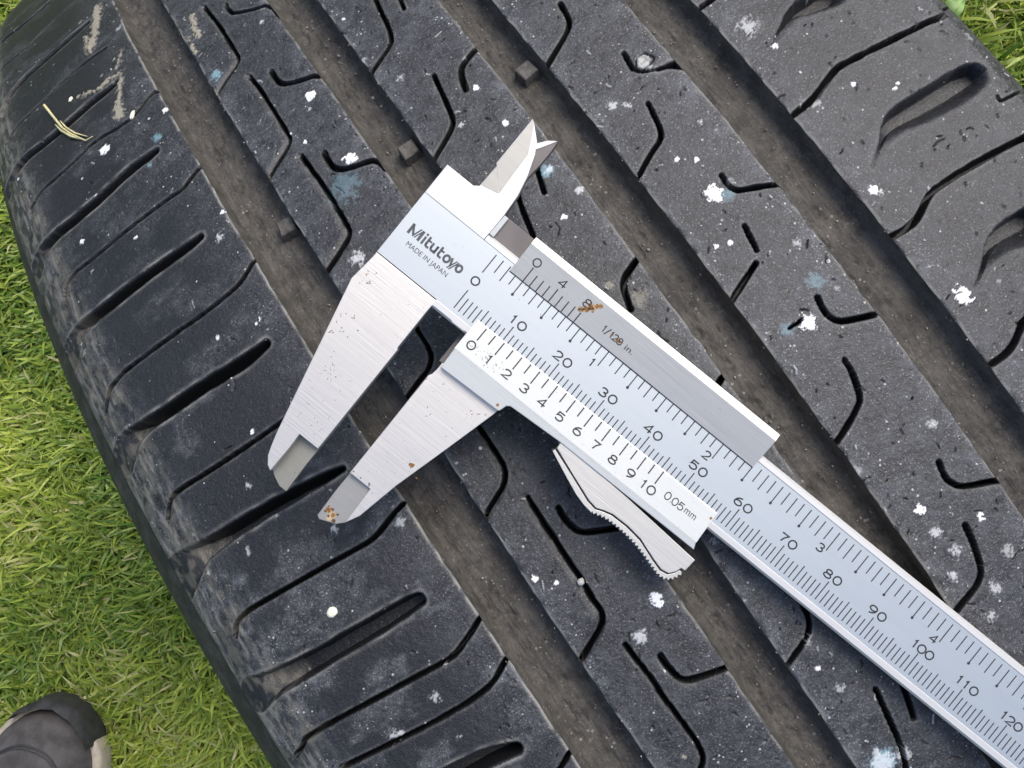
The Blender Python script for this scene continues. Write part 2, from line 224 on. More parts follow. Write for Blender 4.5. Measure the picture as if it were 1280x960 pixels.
def mat_groove():
    m, t, p = new_mat('groove_rubber'); g = NT(t)
    geo = g.n('ShaderNodeTexCoord').outputs['Object']
    st = g.noise(g.mapping(geo, (1500, 260, 260)), 1.0, 5, .7)
    mid = g.noise(geo, 180, 4, .6)
    fine = g.noise(geo, 1800, 3, .6)
    c = g.mix(g.ramp(g.math('ADD', g.math('MULTIPLY', st, .35), g.math('ADD', g.math('MULTIPLY', mid, .4), g.math('MULTIPLY', fine, .25))), .38, .64), (.035, .032, .0275), (.096, .088, .076))
    v = g.n('ShaderNodeTexVoronoi'); v.inputs['Scale'].default_value = 650; g.l(geo, v.inputs['Vector'])
    gsel = g.math('MULTIPLY', g.math('LESS_THAN', v.outputs['Distance'], .18), g.math('GREATER_THAN', g.noise(geo, 150, 2), .60))
    c = g.mix(g.math('MULTIPLY', gsel, .6), c, (.30, .28, .25))
    ck = g.ramp(g.noise(g.mapping(geo, (420, 150, 150)), 1.0, 4, .75, .8), .66, .70)
    c = g.mix(g.math('MULTIPLY', ck, .7), c, (.02, .018, .016))
    lt = g.ramp(g.noise(geo, 1300, 3, .75), .60, .68)
    c = g.mix(g.math('MULTIPLY', lt, .45), c, (.22, .205, .18))
    g.l(c, p.inputs['Base Color'])
    g.l(g.math('MULTIPLY_ADD', fine, .2, .62), p.inputs['Roughness'])
    h = g.math('ADD', g.math('MULTIPLY', st, .8), g.math('ADD', g.math('MULTIPLY', fine, .3), g.math('MULTIPLY', mid, .5)))
    g.l(g.bump(h, .9, .0006), p.inputs['Normal'])
    return m
def mat_sidewall():
    m, t, p = new_mat('sidewall_rubber'); g = NT(t)
    geo = g.n('ShaderNodeTexCoord').outputs['Object']
    n = g.noise(geo, 220, 4, .65); f = g.noise(geo, 1500, 3, .6)
    c = g.mix(g.ramp(n, .35, .8), (.018, .018, .017), (.075, .072, .062))
    g.l(c, p.inputs['Base Color']); p.inputs['Roughness'].default_value = .62
    g.l(g.bump(g.math('ADD', n, f), .4, .0005), p.inputs['Normal'])
    return m
def mat_metal(name, base, rough, metallic, brush=0.0, spots=0.0, dirt=(.05, .045, .035), tint=None):
    """brushed steel; brushing runs along the beam (local x)"""
    m, t, p = new_mat(name); g = NT(t)
    ob = g.n('ShaderNodeTexCoord').outputs['Object']
    br = g.noise(g.mapping(ob, (90, 3600, 3600), (0, 0, .02)), 1.0, 3, .65)
    br2 = g.noise(g.mapping(ob, (30, 900, 900)), 1.0, 2, .6)
    cl = g.noise(ob, 60, 3, .6)
    b2 = tuple(x*(.94 if brush else .97) for x in base)
    c = g.mix(g.ramp(g.math('ADD', g.math('MULTIPLY', br, .6), g.math('MULTIPLY', br2, .4)), .35, .65), b2, base)
    if tint:
        c = g.mix(g.math('MULTIPLY', g.ramp(cl, .40, .75), .8), c, tint)
    if spots:
        sp = g.math('MULTIPLY', g.ramp(g.noise(ob, 1600, 3, .7), .66, .73), g.ramp(g.noise(ob, 130, 3, .6), .50, .64))
        c = g.mix(g.math('MULTIPLY', sp, spots), c, dirt)
        sm = g.math('MULTIPLY', g.ramp(g.noise(ob, 350, 5, .75), .50, .75), g.ramp(g.noise(ob, 70, 2, .6), .48, .62))
        c = g.mix(g.math('MULTIPLY', sm, spots*.22), c, (.30, .28, .23))
    g.l(c, p.inputs['Base Color'])
    p.inputs['Metallic'].default_value = metallic
    g.l(g.math('ADD', g.math('MULTIPLY_ADD', br, .14, rough - .07), g.math('MULTIPLY', cl, .05)), p.inputs['Roughness'])
    if brush:
        g.l(g.bump(g.math('ADD', br, g.math('MULTIPLY', br2, .4)), brush, .00006), p.inputs['Normal'])
    else:
        g.l(g.bump(g.noise(ob, 2500, 3, .6), .10, .00004), p.inputs['Normal'])
    return m
def mat_plain(name, col, rough=.6, var=.25, scale=300, metallic=0, bump=.2):
    m, t, p = new_mat(name); g = NT(t)
    ob = g.n('ShaderNodeTexCoord').outputs['Object']
    n = g.noise(ob, scale, 4, .65)
    c = g.mix(g.ramp(n, .3, .7), tuple(x*(1-var) for x in col), tuple(min(1, x*(1+var)) for x in col))
    g.l(c, p.inputs['Base Color']); p.inputs['Roughness'].default_value = rough; p.inputs['Metallic'].default_value = metallic
    g.l(g.bump(n, bump, .0005), p.inputs['Normal'])
    return m
def mat_grass():
    m, t, p = new_mat('grass_blade'); g = NT(t)
    hue = g.attr('hue'); dry = g.attr('dry')
    c = g.mix(hue, (.085, .200, .020), (.55, .64, .10))
    c = g.mix(dry, c, (.62, .57, .30))
    ob = g.n('ShaderNodeTexCoord').outputs['Object']
    c = g.mix(g.math('MULTIPLY', g.noise(ob, 900, 2), .25), c, (.22, .28, .06))
    g.l(c, p.inputs['Base Color']); p.inputs['Roughness'].default_value = .42
    tr = t.nodes.new('ShaderNodeBsdfTranslucent'); g.l(c, tr.inputs[0])
    mx = t.nodes.new('ShaderNodeMixShader'); mx.inputs[0].default_value = .36
    out = t.nodes['Material Output']
    g.l(p.outputs[0], mx.inputs[1]); g.l(tr.outputs[0], mx.inputs[2]); g.l(mx.outputs[0], out.inputs[0])
    return m
def mat_soil():
    m, t, p = new_mat('lawn_soil'); g = NT(t)
    ob = g.n('ShaderNodeTexCoord').outputs['Object']
    n = g.noise(ob, 90, 5, .7); n2 = g.noise(ob, 3, 3, .6)
    c = g.mix(g.ramp(n, .35, .7), (.035, .045, .012), (.08, .10, .025))
    c = g.mix(g.math('MULTIPLY', n2, .5), c, (.08, .12, .025))
    g.l(c, p.inputs['Base Color']); p.inputs['Roughness'].default_value = .9
    g.l(g.bump(n, .8, .01), p.inputs['Normal'])
    return m
M_RUB = mat_rubber(); M_GRV = mat_groove(); M_SIDE = mat_sidewall()
M_SATIN = mat_metal('satin_chrome', (.47, .51, .53), .47, .8, 0, .25)
M_BRUSH = mat_metal('brushed_steel', (.65, .625, .585), .42, .8, .35, .8)
M_POL = mat_metal('polished_steel', (.60, .595, .58), .40, .4, 0, .2)
M_VERN = mat_metal('vernier_satin', (.46, .48, .48), .55, .35, .12, .45)
M_INCH = mat_metal('inch_vernier_satin', (.58, .57, .53), .42, .8, .25, .25)
M_LEVER = mat_metal('warm_brushed_steel', (.62, .60, .55), .40, .7, .4, .2)
M_TIP = mat_metal('worn_jaw_tip', (.30, .29, .25), .5, .5, .3, 1.0, tint=(.20, .19, .14))
M_ROUGH = mat_metal('rough_dark_steel', (.17, .155, .15), .6, .5, .4, 1.0, tint=(.08, .075, .07))
M_FLAT = mat_metal('ground_steel', (.36, .355, .335), .5, .8, .3, .5)
M_TWI = mat_plain('worn_indicator_rubber', (.085, .078, .069), .8, .4, 900)
M_DIRT = mat_plain('dark_grime', (.15, .135, .11), .9, .3, 1500)
M_INK = mat_plain('black_engraving', (.018, .020, .022), .6, .15, 900)
M_LOGO = mat_plain('grey_engraving', (.060, .068, .075), .5, .15, 900)
M_RUST = mat_plain('rust', (.22, .10, .028), .85, .5, 1500)
M_RUSTL = mat_plain('rust_bloom', (.40, .31, .19), .6, .3, 1500, .3)
M_RUSTD = mat_plain('dark_rust', (.09, .04, .015), .85, .5, 1500)
M_GRASS = mat_grass(); M_SOIL = mat_soil()

# ---------------------------------------------------------------- the tyre: (w, s) = millimetres across the tread / along its circumference
PROF = np.array([(-98.3,-12.6),(-98.0,-12.0),(-97.2,-11.3),(-94.5,-9.4),(-92,-8.0),(-90,-7.2),(-88,-6.55)]
    + [(u, -((u+1.5)**2)/1200.) for u in range(-86, 87, 2)]
    + [(88,-6.95),(89.5,-8.1),(91,-9.7),(92.2,-11.3),(92.7,-12.0),(92.9,-12.6)], float)
PW = np.concatenate([[0], np.cumsum(np.hypot(*np.diff(PROF, axis=0).T))])
PW -= np.interp(0, PROF[:,0], PW)
W_LIP_L, W_LIP_R = PW[0], PW[-1]
CIRC = 2*math.pi*R0
def prof_ur(w): return np.interp(w, PW, PROF[:,0]), np.interp(w, PW, PROF[:,1])
def tyre_pt(w, s, h=0.0):
    """point on the tyre in metres, h millimetres proud of the tread"""
    w = np.asarray(w, float); u, r = prof_ur(w)
    u2, r2 = prof_ur(w + .3); u1, r1 = prof_ur(w - .3)
    tu, tr = u2-u1, r2-r1; L = np.hypot(tu, tr) + 1e-9
    u = u - h*tr/L; r = r + h*tu/L
    th = np.asarray(s, float)/R0; rad = R0 + r
    return np.stack(np.broadcast_arrays(u, rad*np.sin(th), rad*np.cos(th) + R0), -1)*S
def edge(k, s):
    a, b, c, lo, hi = EDGES[k]
    t = np.clip(s, lo, hi)/100.; v = a*t*t + b*t + c
    far = sstep(0, 150, np.maximum(lo - s, s - hi))
    v = v*(1-far) + c*far
    return v + .25*(vnoise(s/11., s*0+k, 5)-.5) + .22*(vnoise(s/2.2, s*0+k, 9)-.5)
tyre = tag(empty('tyre'), 'worn black car tyre standing on the lawn with four dusty tread grooves', 'tyre')
def seg_dist(W, Sg, pts, rad=None):
    D = np.full(W.shape, 1e3)
    for a in range(len(pts)-1):
        x0, y0 = pts[a][:2]; x1, y1 = pts[a+1][:2]
        dx, dy = x1-x0, y1-y0; L2 = dx*dx + dy*dy + 1e-9
        t = np.clip(((W-x0)*dx + (Sg-y0)*dy)/L2, 0, 1)
        d = np.hypot(W-x0-t*dx, Sg-y0-t*dy)
        if rad is not None: d = d - (rad[a]*(1-t) + rad[a+1]*t)
        D = np.minimum(D, d)
    return D
def smooth_pts(pts, n=1):
    p = np.array(pts, float)
    for _ in range(n):
        if len(p) < 3: break
        q = [p[0]]
        for i in range(len(p)-1):
            q += [p[i]*.75 + p[i+1]*.25, p[i]*.25 + p[i+1]*.75]
        p = np.array(q + [p[-1]])
    return p
def lateral(lists):
    f = []
    for pts in lists:
        for a, c in zip(pts[:-1], pts[1:]):
            if abs(a[0]-c[0]) > 1.1*abs(a[1]-c[1]) and abs(a[0]-c[0]) > 1.2: f += [a[1], c[1], .5*(a[1]+c[1])]
    return f
class Band:
    """one strip of tread between two edges, as a fine height field where the picture sees it"""
    def __init__(b, e0, e1, s0, s1, step, focus=None):
        if focus is None: s = np.linspace(s0, s1, int((s1-s0)/step) + 1)
        else:             # rows packed closer where a cut runs straight across
            q = np.linspace(s0, s1, 6000); den = np.full(q.shape, 1/step)
            for f in focus: den = np.maximum(den, 1/step + (1/.12 - 1/step)*sstep(2.4, 1.4, np.abs(q-f)))
            cum = np.concatenate([[0], np.cumsum(.5*(den[1:]+den[:-1])*np.diff(q))]); s = np.interp(np.linspace(0, cum[-1], int(cum[-1])+1), cum, q)
        n = len(s)
        a0 = e0(s); a1 = e1(s)
        m = int(np.mean(a1-a0)/min(step, .26)) + 1
        t = np.linspace(0, 1, m)
        b.e0, b.e1, b.s0, b.s1, b.n, b.m = e0, e1, s0, s1, n, m
        b.W = a0[:,None] + (a1-a0)[:,None]*t[None]; b.Sg = np.repeat(s[:,None], m, 1); b.s = s
        b.H = np.zeros((n, m)); b.at = {k: np.zeros((n, m)) for k in ('dust','white','cyan','tan','wear')}
    def win(b, lo, hi):
        i0, i1 = np.searchsorted(b.s, [lo, hi]); return slice(max(0, i0-1), min(b.n, i1+1))
    def cut(b, pts, half, depth, soft=.09, chamfer=0, smooth=1):
        p = smooth_pts(pts, smooth); R = b.win(p[:,1].min()-3, p[:,1].max()+3)
        if R.stop - R.start < 2: return
        W, Sg = b.W[R], b.Sg[R]
        d = seg_dist(W, Sg, p)
        hw = half*(1 + .35*(vnoise(Sg/1.9, W/1.9, 3)-.5))
        h = -depth*(1-sstep(hw-soft, hw+soft, d))
        h -= .12*np.exp(-np.maximum(d-hw, 0)/.30)
        if chamfer:   # worn bevel on the inner side of the hooked cut
            cx, cy = p[:,0].mean()-3.5, p[:,1].mean()-2
            inner = seg_dist(W, Sg, p - np.array([1.0, 0.0])) < 1.3
            h -= np.where(inner, .45*(1-sstep(.4, 1.7, d)), 0)
        b.H[R] = np.minimum(b.H[R], h)
        b.at['wear'][R] = np.maximum(b.at['wear'][R]*(d > hw+.3), .30*np.exp(-(np.maximum(d-hw-.3, 0)/.35)**2)*(d > hw+.32)*vnoise(W/1.3, Sg/1.3, 8))
        b.at['dust'][R] *= np.where(d < hw+.30, 0, 1)  # no dust in the cut: the shade of its depth is put into the colour
    def slot(b, pts, depth, side=0, thin=False):
        p = np.array(pts); p[:,2] *= .9 if thin else .5; p = smooth_pts(p, 1)
        R = b.win(p[:,1].min()-8, p[:,1].max()+8)
        if R.stop - R.start < 2: return
        W, Sg = b.W[R], b.Sg[R]
        d = seg_dist(W, Sg, p, p[:,2]) + .25*(vnoise(W/2.5, Sg/2.5, 21)-.5)
        dep = np.full(W.shape, float(depth))
        if side: dep = depth*(1-.96*sstep(-85, -97, W)) if side < 0 else dep
        if thin: dep = .25 + (depth-.25)*sstep(57.5, 66, W)
        lo = -.62
        if thin:          # scoop: steep upper wall, floor rising gently to the lower side
            o = np.argsort(p[:,0]); lo = np.where(Sg - np.interp(W, p[o,0], p[o,1]) > 0, -.5, -3.6)
        h = -dep*(1-sstep(lo, .12, d)) - (.06 if thin else .25)*np.exp(-np.maximum(d, 0)/.4)
        b.H[R] = np.minimum(b.H[R], h)
        b.at['dust'][R] *= np.where(d < .42, .55 if thin else 0, 1)
        b.at['wear'][R] = np.maximum(b.at['wear'][R]*(d > .4), (.12 if thin else .7)*np.exp(-((d-.5)/.45)**2)*(d > .4)*vnoise(W/2, Sg/2, 12))
    def mark(b, x, y, r, kind, k):
        R = b.win(y-2.2*r, y+2.2*r)
        if R.stop - R.start < 2: return
        W, Sg = b.W[R], b.Sg[R]
        d = np.hypot(W-x, Sg-y)/r
        q = fbm(W*1.9/ max(.5, r**.5), Sg*1.9/max(.5, r**.5), int(abs(x*31+y*17)) % 97, 3)
        f = fbm(W*4.5, Sg*4.5, 31, 2)
        if kind in 'w':
            m = sstep(.0, .10, 1.05 - d - 1.5*(q-.45) - .5*(f-.5))*min(1, .25+k)*(b.H[R] > -.10)
            if k <= .75: m = sstep(.0, .75, 1.25 - d - 2.2*(q-.45) - 1.3*(f-.5))*k*.85*(b.H[R] > -.10)
            b.at['white'][R] = np.maximum(b.at['white'][R], m)
            b.H[R] += m*.15
        else:
            m = sstep(0, .6, 1.15 - d - 1.4*(q-.45) - .9*(f-.5))*k
            a = b.at['cyan' if kind == 'c' else 'tan']; a[R] = np.maximum(a[R], m)
    def smear(b, pts):
        p = np.array(pts); p[:,2] *= 1.9; R = b.win(p[:,1].min()-4, p[:,1].max()+4)
        if R.stop - R.start < 2: return
        W, Sg = b.W[R], b.Sg[R]
        d = seg_dist(W, Sg, p, p[:,2]*.5)
        q = fbm(W*1.6, Sg*1.6, 41, 3)
        m = sstep(0, 1.0, .35 - d - 3.2*(q-.5))*.95
        b.at['tan'][R] = np.maximum(b.at['tan'][R], m); b.H[R] += .45*m*(.6+.4*q)
    def finish(b, rough=.10, edges=(1, 1)):
        d0 = (b.W - b.W[:,:1]); d1 = (b.W[:,-1:] - b.W)
        for d, on in ((d0, edges[0]), (d1, edges[1])):
            if on:
                b.H -= .26*np.exp(-d/.22)
                b.at['wear'] = np.maximum(b.at['wear'], (.85 if d is d0 or edges == (0, 1) else .5)*np.exp(-(np.maximum(d-.12, 0)/.32)**2)*sstep(.25, .65, vnoise(b.W/1.2, b.Sg/2.0, 14)))
        b.H += rough*(fbm(b.W*1.4, b.Sg*1.4, 2, 3)-.5) + .18*(fbm(b.W/9, b.Sg/9, 6, 2)-.5)
        b.at['dust'] *= .70 + .6*fbm(b.W/7., b.Sg/7., 19, 3)
    def cracks(b, count, dens=None):
        for _ in range(count):
            x = rng.uniform(0, 1); y = rng.uniform(b.s0, b.s1)
            i = int((y-b.s0)/(b.s1-b.s0)*(b.n-1)); x = b.W[i,0] + x*(b.W[i,-1]-b.W[i,0])
            a = rng.choice([rng.uniform(-.5,.5)+1.57, rng.uniform(0, 3.14)]); L = rng.choice([.3, .5, .8, 1.4], p=[.4,.35,.2,.05])
            p = [(x, y)]
            for k in range(rng.integers(1, 3)):
                a += rng.uniform(-.9, .9); p.append((p[-1][0]+L*math.cos(a), p[-1][1]+L*math.sin(a)))
            p = np.array(p); R = b.win(p[:,1].min()-1.5, p[:,1].max()+1.5)
            if R.stop-R.start < 2: continue
            d = seg_dist(b.W[R], b.Sg[R], p)
            b.H[R] -= .7*(1-sstep(.0, .15, d))
            b.at['dust'][R] *= np.where(d < .14, .05, 1)
            if rng.random() < .10:
                b.at['white'][R] = np.maximum(b.at['white'][R], .5*(1-sstep(.05, .22, seg_dist(b.W[R], b.Sg[R], p+np.array([.32, .1])))))
    def coarse(b, step=4.0, cols=10):
        s = np.arange(b.s1, b.s0 + CIRC + step*.5, step); s[-1] = b.s0 + CIRC
        s2 = np.where(s > b.s0 + CIRC/2, s - CIRC, s)
        t = np.linspace(0, 1, cols); a0 = b.e0(s2); a1 = b.e1(s2)
        W = a0[:,None] + (a1-a0)[:,None]*t; Sg = np.repeat(s[:,None], cols, 1)
        return W, Sg
    def mesh_parts(b, name, mat, masks=None, coarse=True):
        lip = sstep(W_LIP_L, W_LIP_L+1.6, b.W)*sstep(W_LIP_R, W_LIP_R-1.2, b.W)
        co = tyre_pt(b.W, b.Sg, b.H*lip).reshape(-1, 3); F = grid_faces(b.n, b.m)
        at = {k: np.clip(v, 0, 1).ravel() for k, v in b.at.items()}
        obs = []
        if masks is None:
            if coarse:
                W, Sg = b.coarse(); c2 = tyre_pt(W, Sg, 0).reshape(-1, 3)
                F = np.concatenate([F, grid_faces(*W.shape, off=len(co))])
                dm = float(b.at['dust'].mean())
                at = {k: np.concatenate([v, np.full(len(c2), dm if k == 'dust' else 0)]) for k, v in at.items()}
                co = np.concatenate([co, c2])
            obs.append(link(name, np_mesh(name, co, F, at), mat, tyre))
        else:
            for m in masks:
                if m.sum() < 20: continue
                c2, F2, a2 = compact(co, F[m.ravel()], at)
                obs.append(link(name, np_mesh(name, c2, F2, a2), mat, tyre))
            if coarse:
                W, Sg = b.coarse(cols=16); c2 = tyre_pt(W, Sg, 0).reshape(-1, 3)
                dm = float(b.at['dust'].mean())
                obs.append(link('tread_shoulder', np_mesh('tread_shoulder', c2, grid_faces(*W.shape), {k: np.full(len(c2), dm if k == 'dust' else 0) for k in at}), mat, tyre))
        return obs
STEP = .25
# the pattern repeats round the tyre: carry it a little past the picture's edge
SIPES['R'] += [[wd, ch, [[a, c+dy] for a, c in pts]] for dy in (30.2, 60.4) for wd, ch, pts in SIPES['R'][:1]]
SIPES['R'] += [[wd, ch, [[a, c-30] for a, c in pts]] for wd, ch, pts in SIPES['R'][2:3]]
SLOTS['R'] += [[[a, c+dy, r] for a, c, r in SLOTS['R'][1]] for dy in (61, 91.5)]
SIPES['C'] += [[wd, ch, [[a, c+dy] for a, c in pts]] for dy in (60.5, 91) for wd, ch, pts in (SIPES['C'][3], SIPES['C'][4])]
SIPES['L'] += [[wd, ch, [[a, c-29] for a, c in pts]] for wd, ch, pts in SIPES['L'][8:9]]
E = [lambda s, k=k: edge(k, np.asarray(s, float)) for k in range(8)]
const = lambda v: (lambda s: np.full(np.shape(s), float(v)))
def paint(b):
    for x, y, r, kind, k in MARKS: 
        if kind in 'ct': b.mark(x, y, r, kind, k)
    for x, y, r, kind, k in MARKS:
        if kind == 'w': b.mark(x, y, r, kind, k)
    for p in MUD: b.smear(p)
    # fine paint mist: many tiny pale flecks
    n = int((b.s1-b.s0)*abs(float(np.mean(b.W[:,-1]-b.W[:,0])))*.002)
    for _ in range(n):
        i = rng.integers(0, b.n); j = rng.integers(0, b.m)
        b.mark(b.W[i,j], b.s[i], rng.choice([.2, .3, .42, .7], p=[.45,.37,.15,.03]), 'w', rng.choice([.3, .5, .8], p=[.6,.3,.1]))
# --- three ribs
for key, k0, k1, s0, s1, dust in (('A', 1, 2, -75, 172, .62), ('B', 3, 4, -105, 140, .72), ('C', 5, 6, -80, 140, .82)):
    b = Band(E[k0], E[k1], s0, s1, .21, lateral([p for _, _, p in SIPES[key]]))
    b.at['dust'][:] = dust
    b.at['dust'] *= .75 + .5*sstep(4, 0, np.minimum(b.W-b.W[:,:1], b.W[:,-1:]-b.W))
    b.cracks(int((s1-s0)*20/34))
    for wd, ch, pts in SIPES[key]: b.cut(pts, wd*.39, 5.0, chamfer=ch)
    if key == 'C':   # torn flap beside the hooked cut near the top, and the open wedge at the rib's edge
        b.slot([(36.0, 61.0, .3), (38.5, 60.4, 1.3), (40.2, 59.4, 2.2)], 2.6)
        b.mark(34.6, 63.4, 1.5, 'w', .38)
    if key == 'C':
        lp = np.array(FLAP); R = b.win(lp[:,1].min()-2, lp[:,1].max()+2)
        d = seg_dist(b.W[R], b.Sg[R], lp); c0 = lp.mean(0)
        ins = np.hypot((b.W[R]-c0[0])/1.5, (b.Sg[R]-c0[1])/1.9) < 1
        b.H[R] += np.where(ins, .35, 0) - 1.2*(1-sstep(.05, .22, d)); b.at['wear'][R] = np.where(ins & (d > .2), .8, b.at['wear'][R])
    paint(b); b.finish(.12)
    b.mesh_parts('tread_rib', M_RUB)
# --- left and right shoulders, cut into blocks by the sipes that run right across
def shoulder(key, e0, e1, s0, s1, dustf, extra, edges):
    foc = [float(np.median([q[1] for q in pts])) for wd, ch, pts in SIPES[key] + extra if wd > .6]
    foc += lateral([p for _, _, p in SIPES[key]]) + lateral(SLOTS[key])
    b = Band(e0, e1, s0, s1, .29, foc)
    b.at['dust'][:] = dustf(b.W, b.Sg)
    b.cracks(int((s1-s0)*48/(70 if key == 'L' else 30)))
    if key == 'L':
        q = fbm(b.W/1.1, b.Sg/2.2, 52, 4); b.at['tan'] = np.maximum(b.at['tan'], .24*sstep(-86, -91, b.W)*sstep(.35, .65, q)); b.at['wear'] = np.maximum(b.at['wear'], .5*sstep(-87, -92, b.W)*sstep(.52, .72, fbm(b.W/.8, b.Sg/4, 53, 3)))
    for pts in SLOTS[key]: b.slot(pts, 5.6 if key == 'L' else 4.2, side=-1 if key == 'L' else 0, thin=(key == 'R'))
    for wd, ch, pts in SIPES[key] + extra: b.cut(pts, wd*.39, 5.0 if wd > .6 else 1.2)
    paint(b); b.finish(.10, edges)
    Wc = .25*(b.W[:-1,:-1]+b.W[1:,1:]+b.W[1:,:-1]+b.W[:-1,1:]); Sc = .25*(b.Sg[:-1,:-1]+b.Sg[1:,1:]+b.Sg[1:,:-1]+b.Sg[:-1,1:])
    idx = np.zeros(Wc.shape, int)
    for wd, ch, pts in SIPES[key] + extra:
        if wd < .6: continue
        p = np.array(pts); o = np.argsort(p[:,0]); idx += (Sc > np.interp(Wc, p[o,0], p[o,1]))
    b.mesh_parts('shoulder_block', M_RUB, [idx == k for k in range(idx.max()+1)])
shoulder('L', const(W_LIP_L), E[0], -50, 262, lambda W, Sg: .03 + .42*sstep(-66, -51, W) + .30*sstep(-83, -90, W) + (.80-.4*sstep(0, 90, Sg))*sstep(.49, .68, fbm(W/9, Sg/6, 44, 4))*(.35+.9*fbm(W*1.1, Sg*1.1, 45, 2)), [], (0, 1))
shoulder('R', E[7], const(W_LIP_R), -60, 134, lambda W, Sg: .44 + .30*sstep(64, 52, W) + .1*sstep(82, 90, W), [], (1, 0))
# --- four grooves
def groove(k, s0, s1):
    D = 5.0
    xs = np.array([0, .05, .25, .5, .75, 1.0, 1.4, 2.0])
    ds = np.array([.24, .9, 2.8, 3.9, 4.4, 4.7, 4.92, 5.0])
    def rows(s, s2):
        a0 = edge(k, s2); a1 = edge(k+1, s2)
        wd = (a1-a0)[:,None]
        mid = 2.0 + (wd-4.0)*np.linspace(0, 1, 14)[None,1:-1]
        x = np.concatenate([np.repeat(xs[None], len(s), 0), mid, wd - xs[None,::-1]], 1)
        d = np.concatenate([np.repeat(ds[None], len(s), 0), D + 0*mid, np.repeat(ds[None,::-1], len(s), 0)], 1)
        return a0[:,None] + x, np.repeat(s[:,None], x.shape[1], 1), -d
    s = np.arange(s0, s1, .4); W, Sg, H = rows(s, s)
    deep = sstep(-1.0, -4, H)
    H = H + deep*(.55*(fbm(W/3.0, Sg/5.0, 60+k, 3)-.5) + .30*(vnoise(W*1.1, Sg*.9, 70+k)-.5) + .22*(vnoise(W*2.3, Sg*.35, 80+k)-.5))
    pit = fbm(W*.9, Sg*.5, 90+k, 3); H = H - deep*.5*sstep(.62, .70, pit)
    for y in (81.5, 18.1, -14.0):    # faint mould seams across the groove floor
        H += deep*.35*np.exp(-((Sg - y - (4 if k == 4 else 0) - .6*vnoise(W, W*0, 4))/.35)**2)*(k in (4, 6))
    dark = np.zeros(W.shape)
    co = tyre_pt(W, Sg, H).reshape(-1, 3); F = grid_faces(*W.shape)
    c = np.arange(s1-.4, s0 + CIRC + 2, 4.0); c[0] = s[-1]; c[-1] = s0 + CIRC
    W2, S2, H2 = rows(c, np.where(c > s0 + CIRC/2, c - CIRC, c))
    F = np.concatenate([F, grid_faces(*W2.shape, off=len(co))]); co = np.concatenate([co, tyre_pt(W2, S2, H2).reshape(-1, 3)])
    link('tread_groove', np_mesh('tread_groove', co, F, {'dark': np.zeros(len(co))}), M_GRV, tyre)
groove(0, -80, 200); groove(2, -110, 175); groove(4, -110, 140); groove(6, -80, 115)
# --- wear indicators: small moulded blocks standing on the groove floors
for i, (x, y) in enumerate(TWI[:3]):
    bm = bmesh.new()
    a, h = (1.75, 2.6) if i < 3 else (.9, 2.0)
    rot = .15*(i-1); cs, sn = math.cos(rot), math.sin(rot)
    ring = [(-1,-1),(1,-1),(1,1),(-1,1)]
    vs_ = []
    for hh, f in ((-5.6, 1.15), (-5.1+h-.2, 1.0), (-5.1+h, .86), (-5.1+h-.12, .30)):
        vs_.append([bm.verts.new(tyre_pt(x+a*f*(px*cs-py*sn), y+a*f*(px*sn+py*cs), hh)) for px, py in ring])
    for r in range(3):
        for q in range(4): bm.faces.new((vs_[r][q], vs_[r][(q+1)%4], vs_[r+1][(q+1)%4], vs_[r+1][q]))
    bm.faces.new(vs_[3])
    me = bpy.data.meshes.new('wear_indicator'); bm.to_mesh(me); bm.free()
    link('wear_indicator', me, M_TWI, tyre, smooth=False)
# --- sidewalls, beads and inner liner
def ring_strip(name, pts, mat, step=1.0, wob=0.0):
    th = np.radians(np.arange(0, 360.01, step)); p = np.array(pts, float)
    rad = R0 + p[:,1]
    n = wob*(fbm(np.cos(th)[:,None]*40+p[None,:,0]*.3, np.sin(th)[:,None]*40+p[None,:,1]*.3, 77, 2)-.5)
    R = rad[None] + n
    co = np.stack([np.broadcast_to(p[None,:,0], R.shape), R*np.sin(th)[:,None], R*np.cos(th)[:,None] + R0], -1).reshape(-1, 3)*S
    link(name, np_mesh(name, co, grid_faces(len(th), len(p))), mat, tyre)
SIDE_L = [(-98.3,-12.6),(-98.6,-13.1),(-98.4,-13.9),(-98.8,-15.2),(-100.4,-17.0),(-102.6,-19.4),(-105.0,-23.2),(-107.6,-28.6),(-109.8,-34.5),(-111.6,-42),(-112.9,-52),(-113,-64),(-111,-78),(-106,-90),(-98,-100),(-92,-104),(-90,-108),(-86,-110),(-80,-109),(-78,-104)]
SIDE_R = [(-u-5.4, r) for u, r in SIDE_L]
ring_strip('sidewall', SIDE_L, M_SIDE, .5, .5); ring_strip('sidewall', SIDE_R[::-1], M_SIDE, .5, .5)
LIN = [(-78,-104),(-84,-96),(-96,-84),(-102,-66),(-101,-48),(-94,-30),(-80,-19),(-50,-15),(0,-14),(45,-15),(75,-19),(88,-30),(95,-48),(97,-66),(91,-84),(79,-96),(72.6,-104)]
ring_strip('inner_liner', LIN, M_SIDE, 3)
# --- small ridges of moulded rubber on the left shoulder side wall

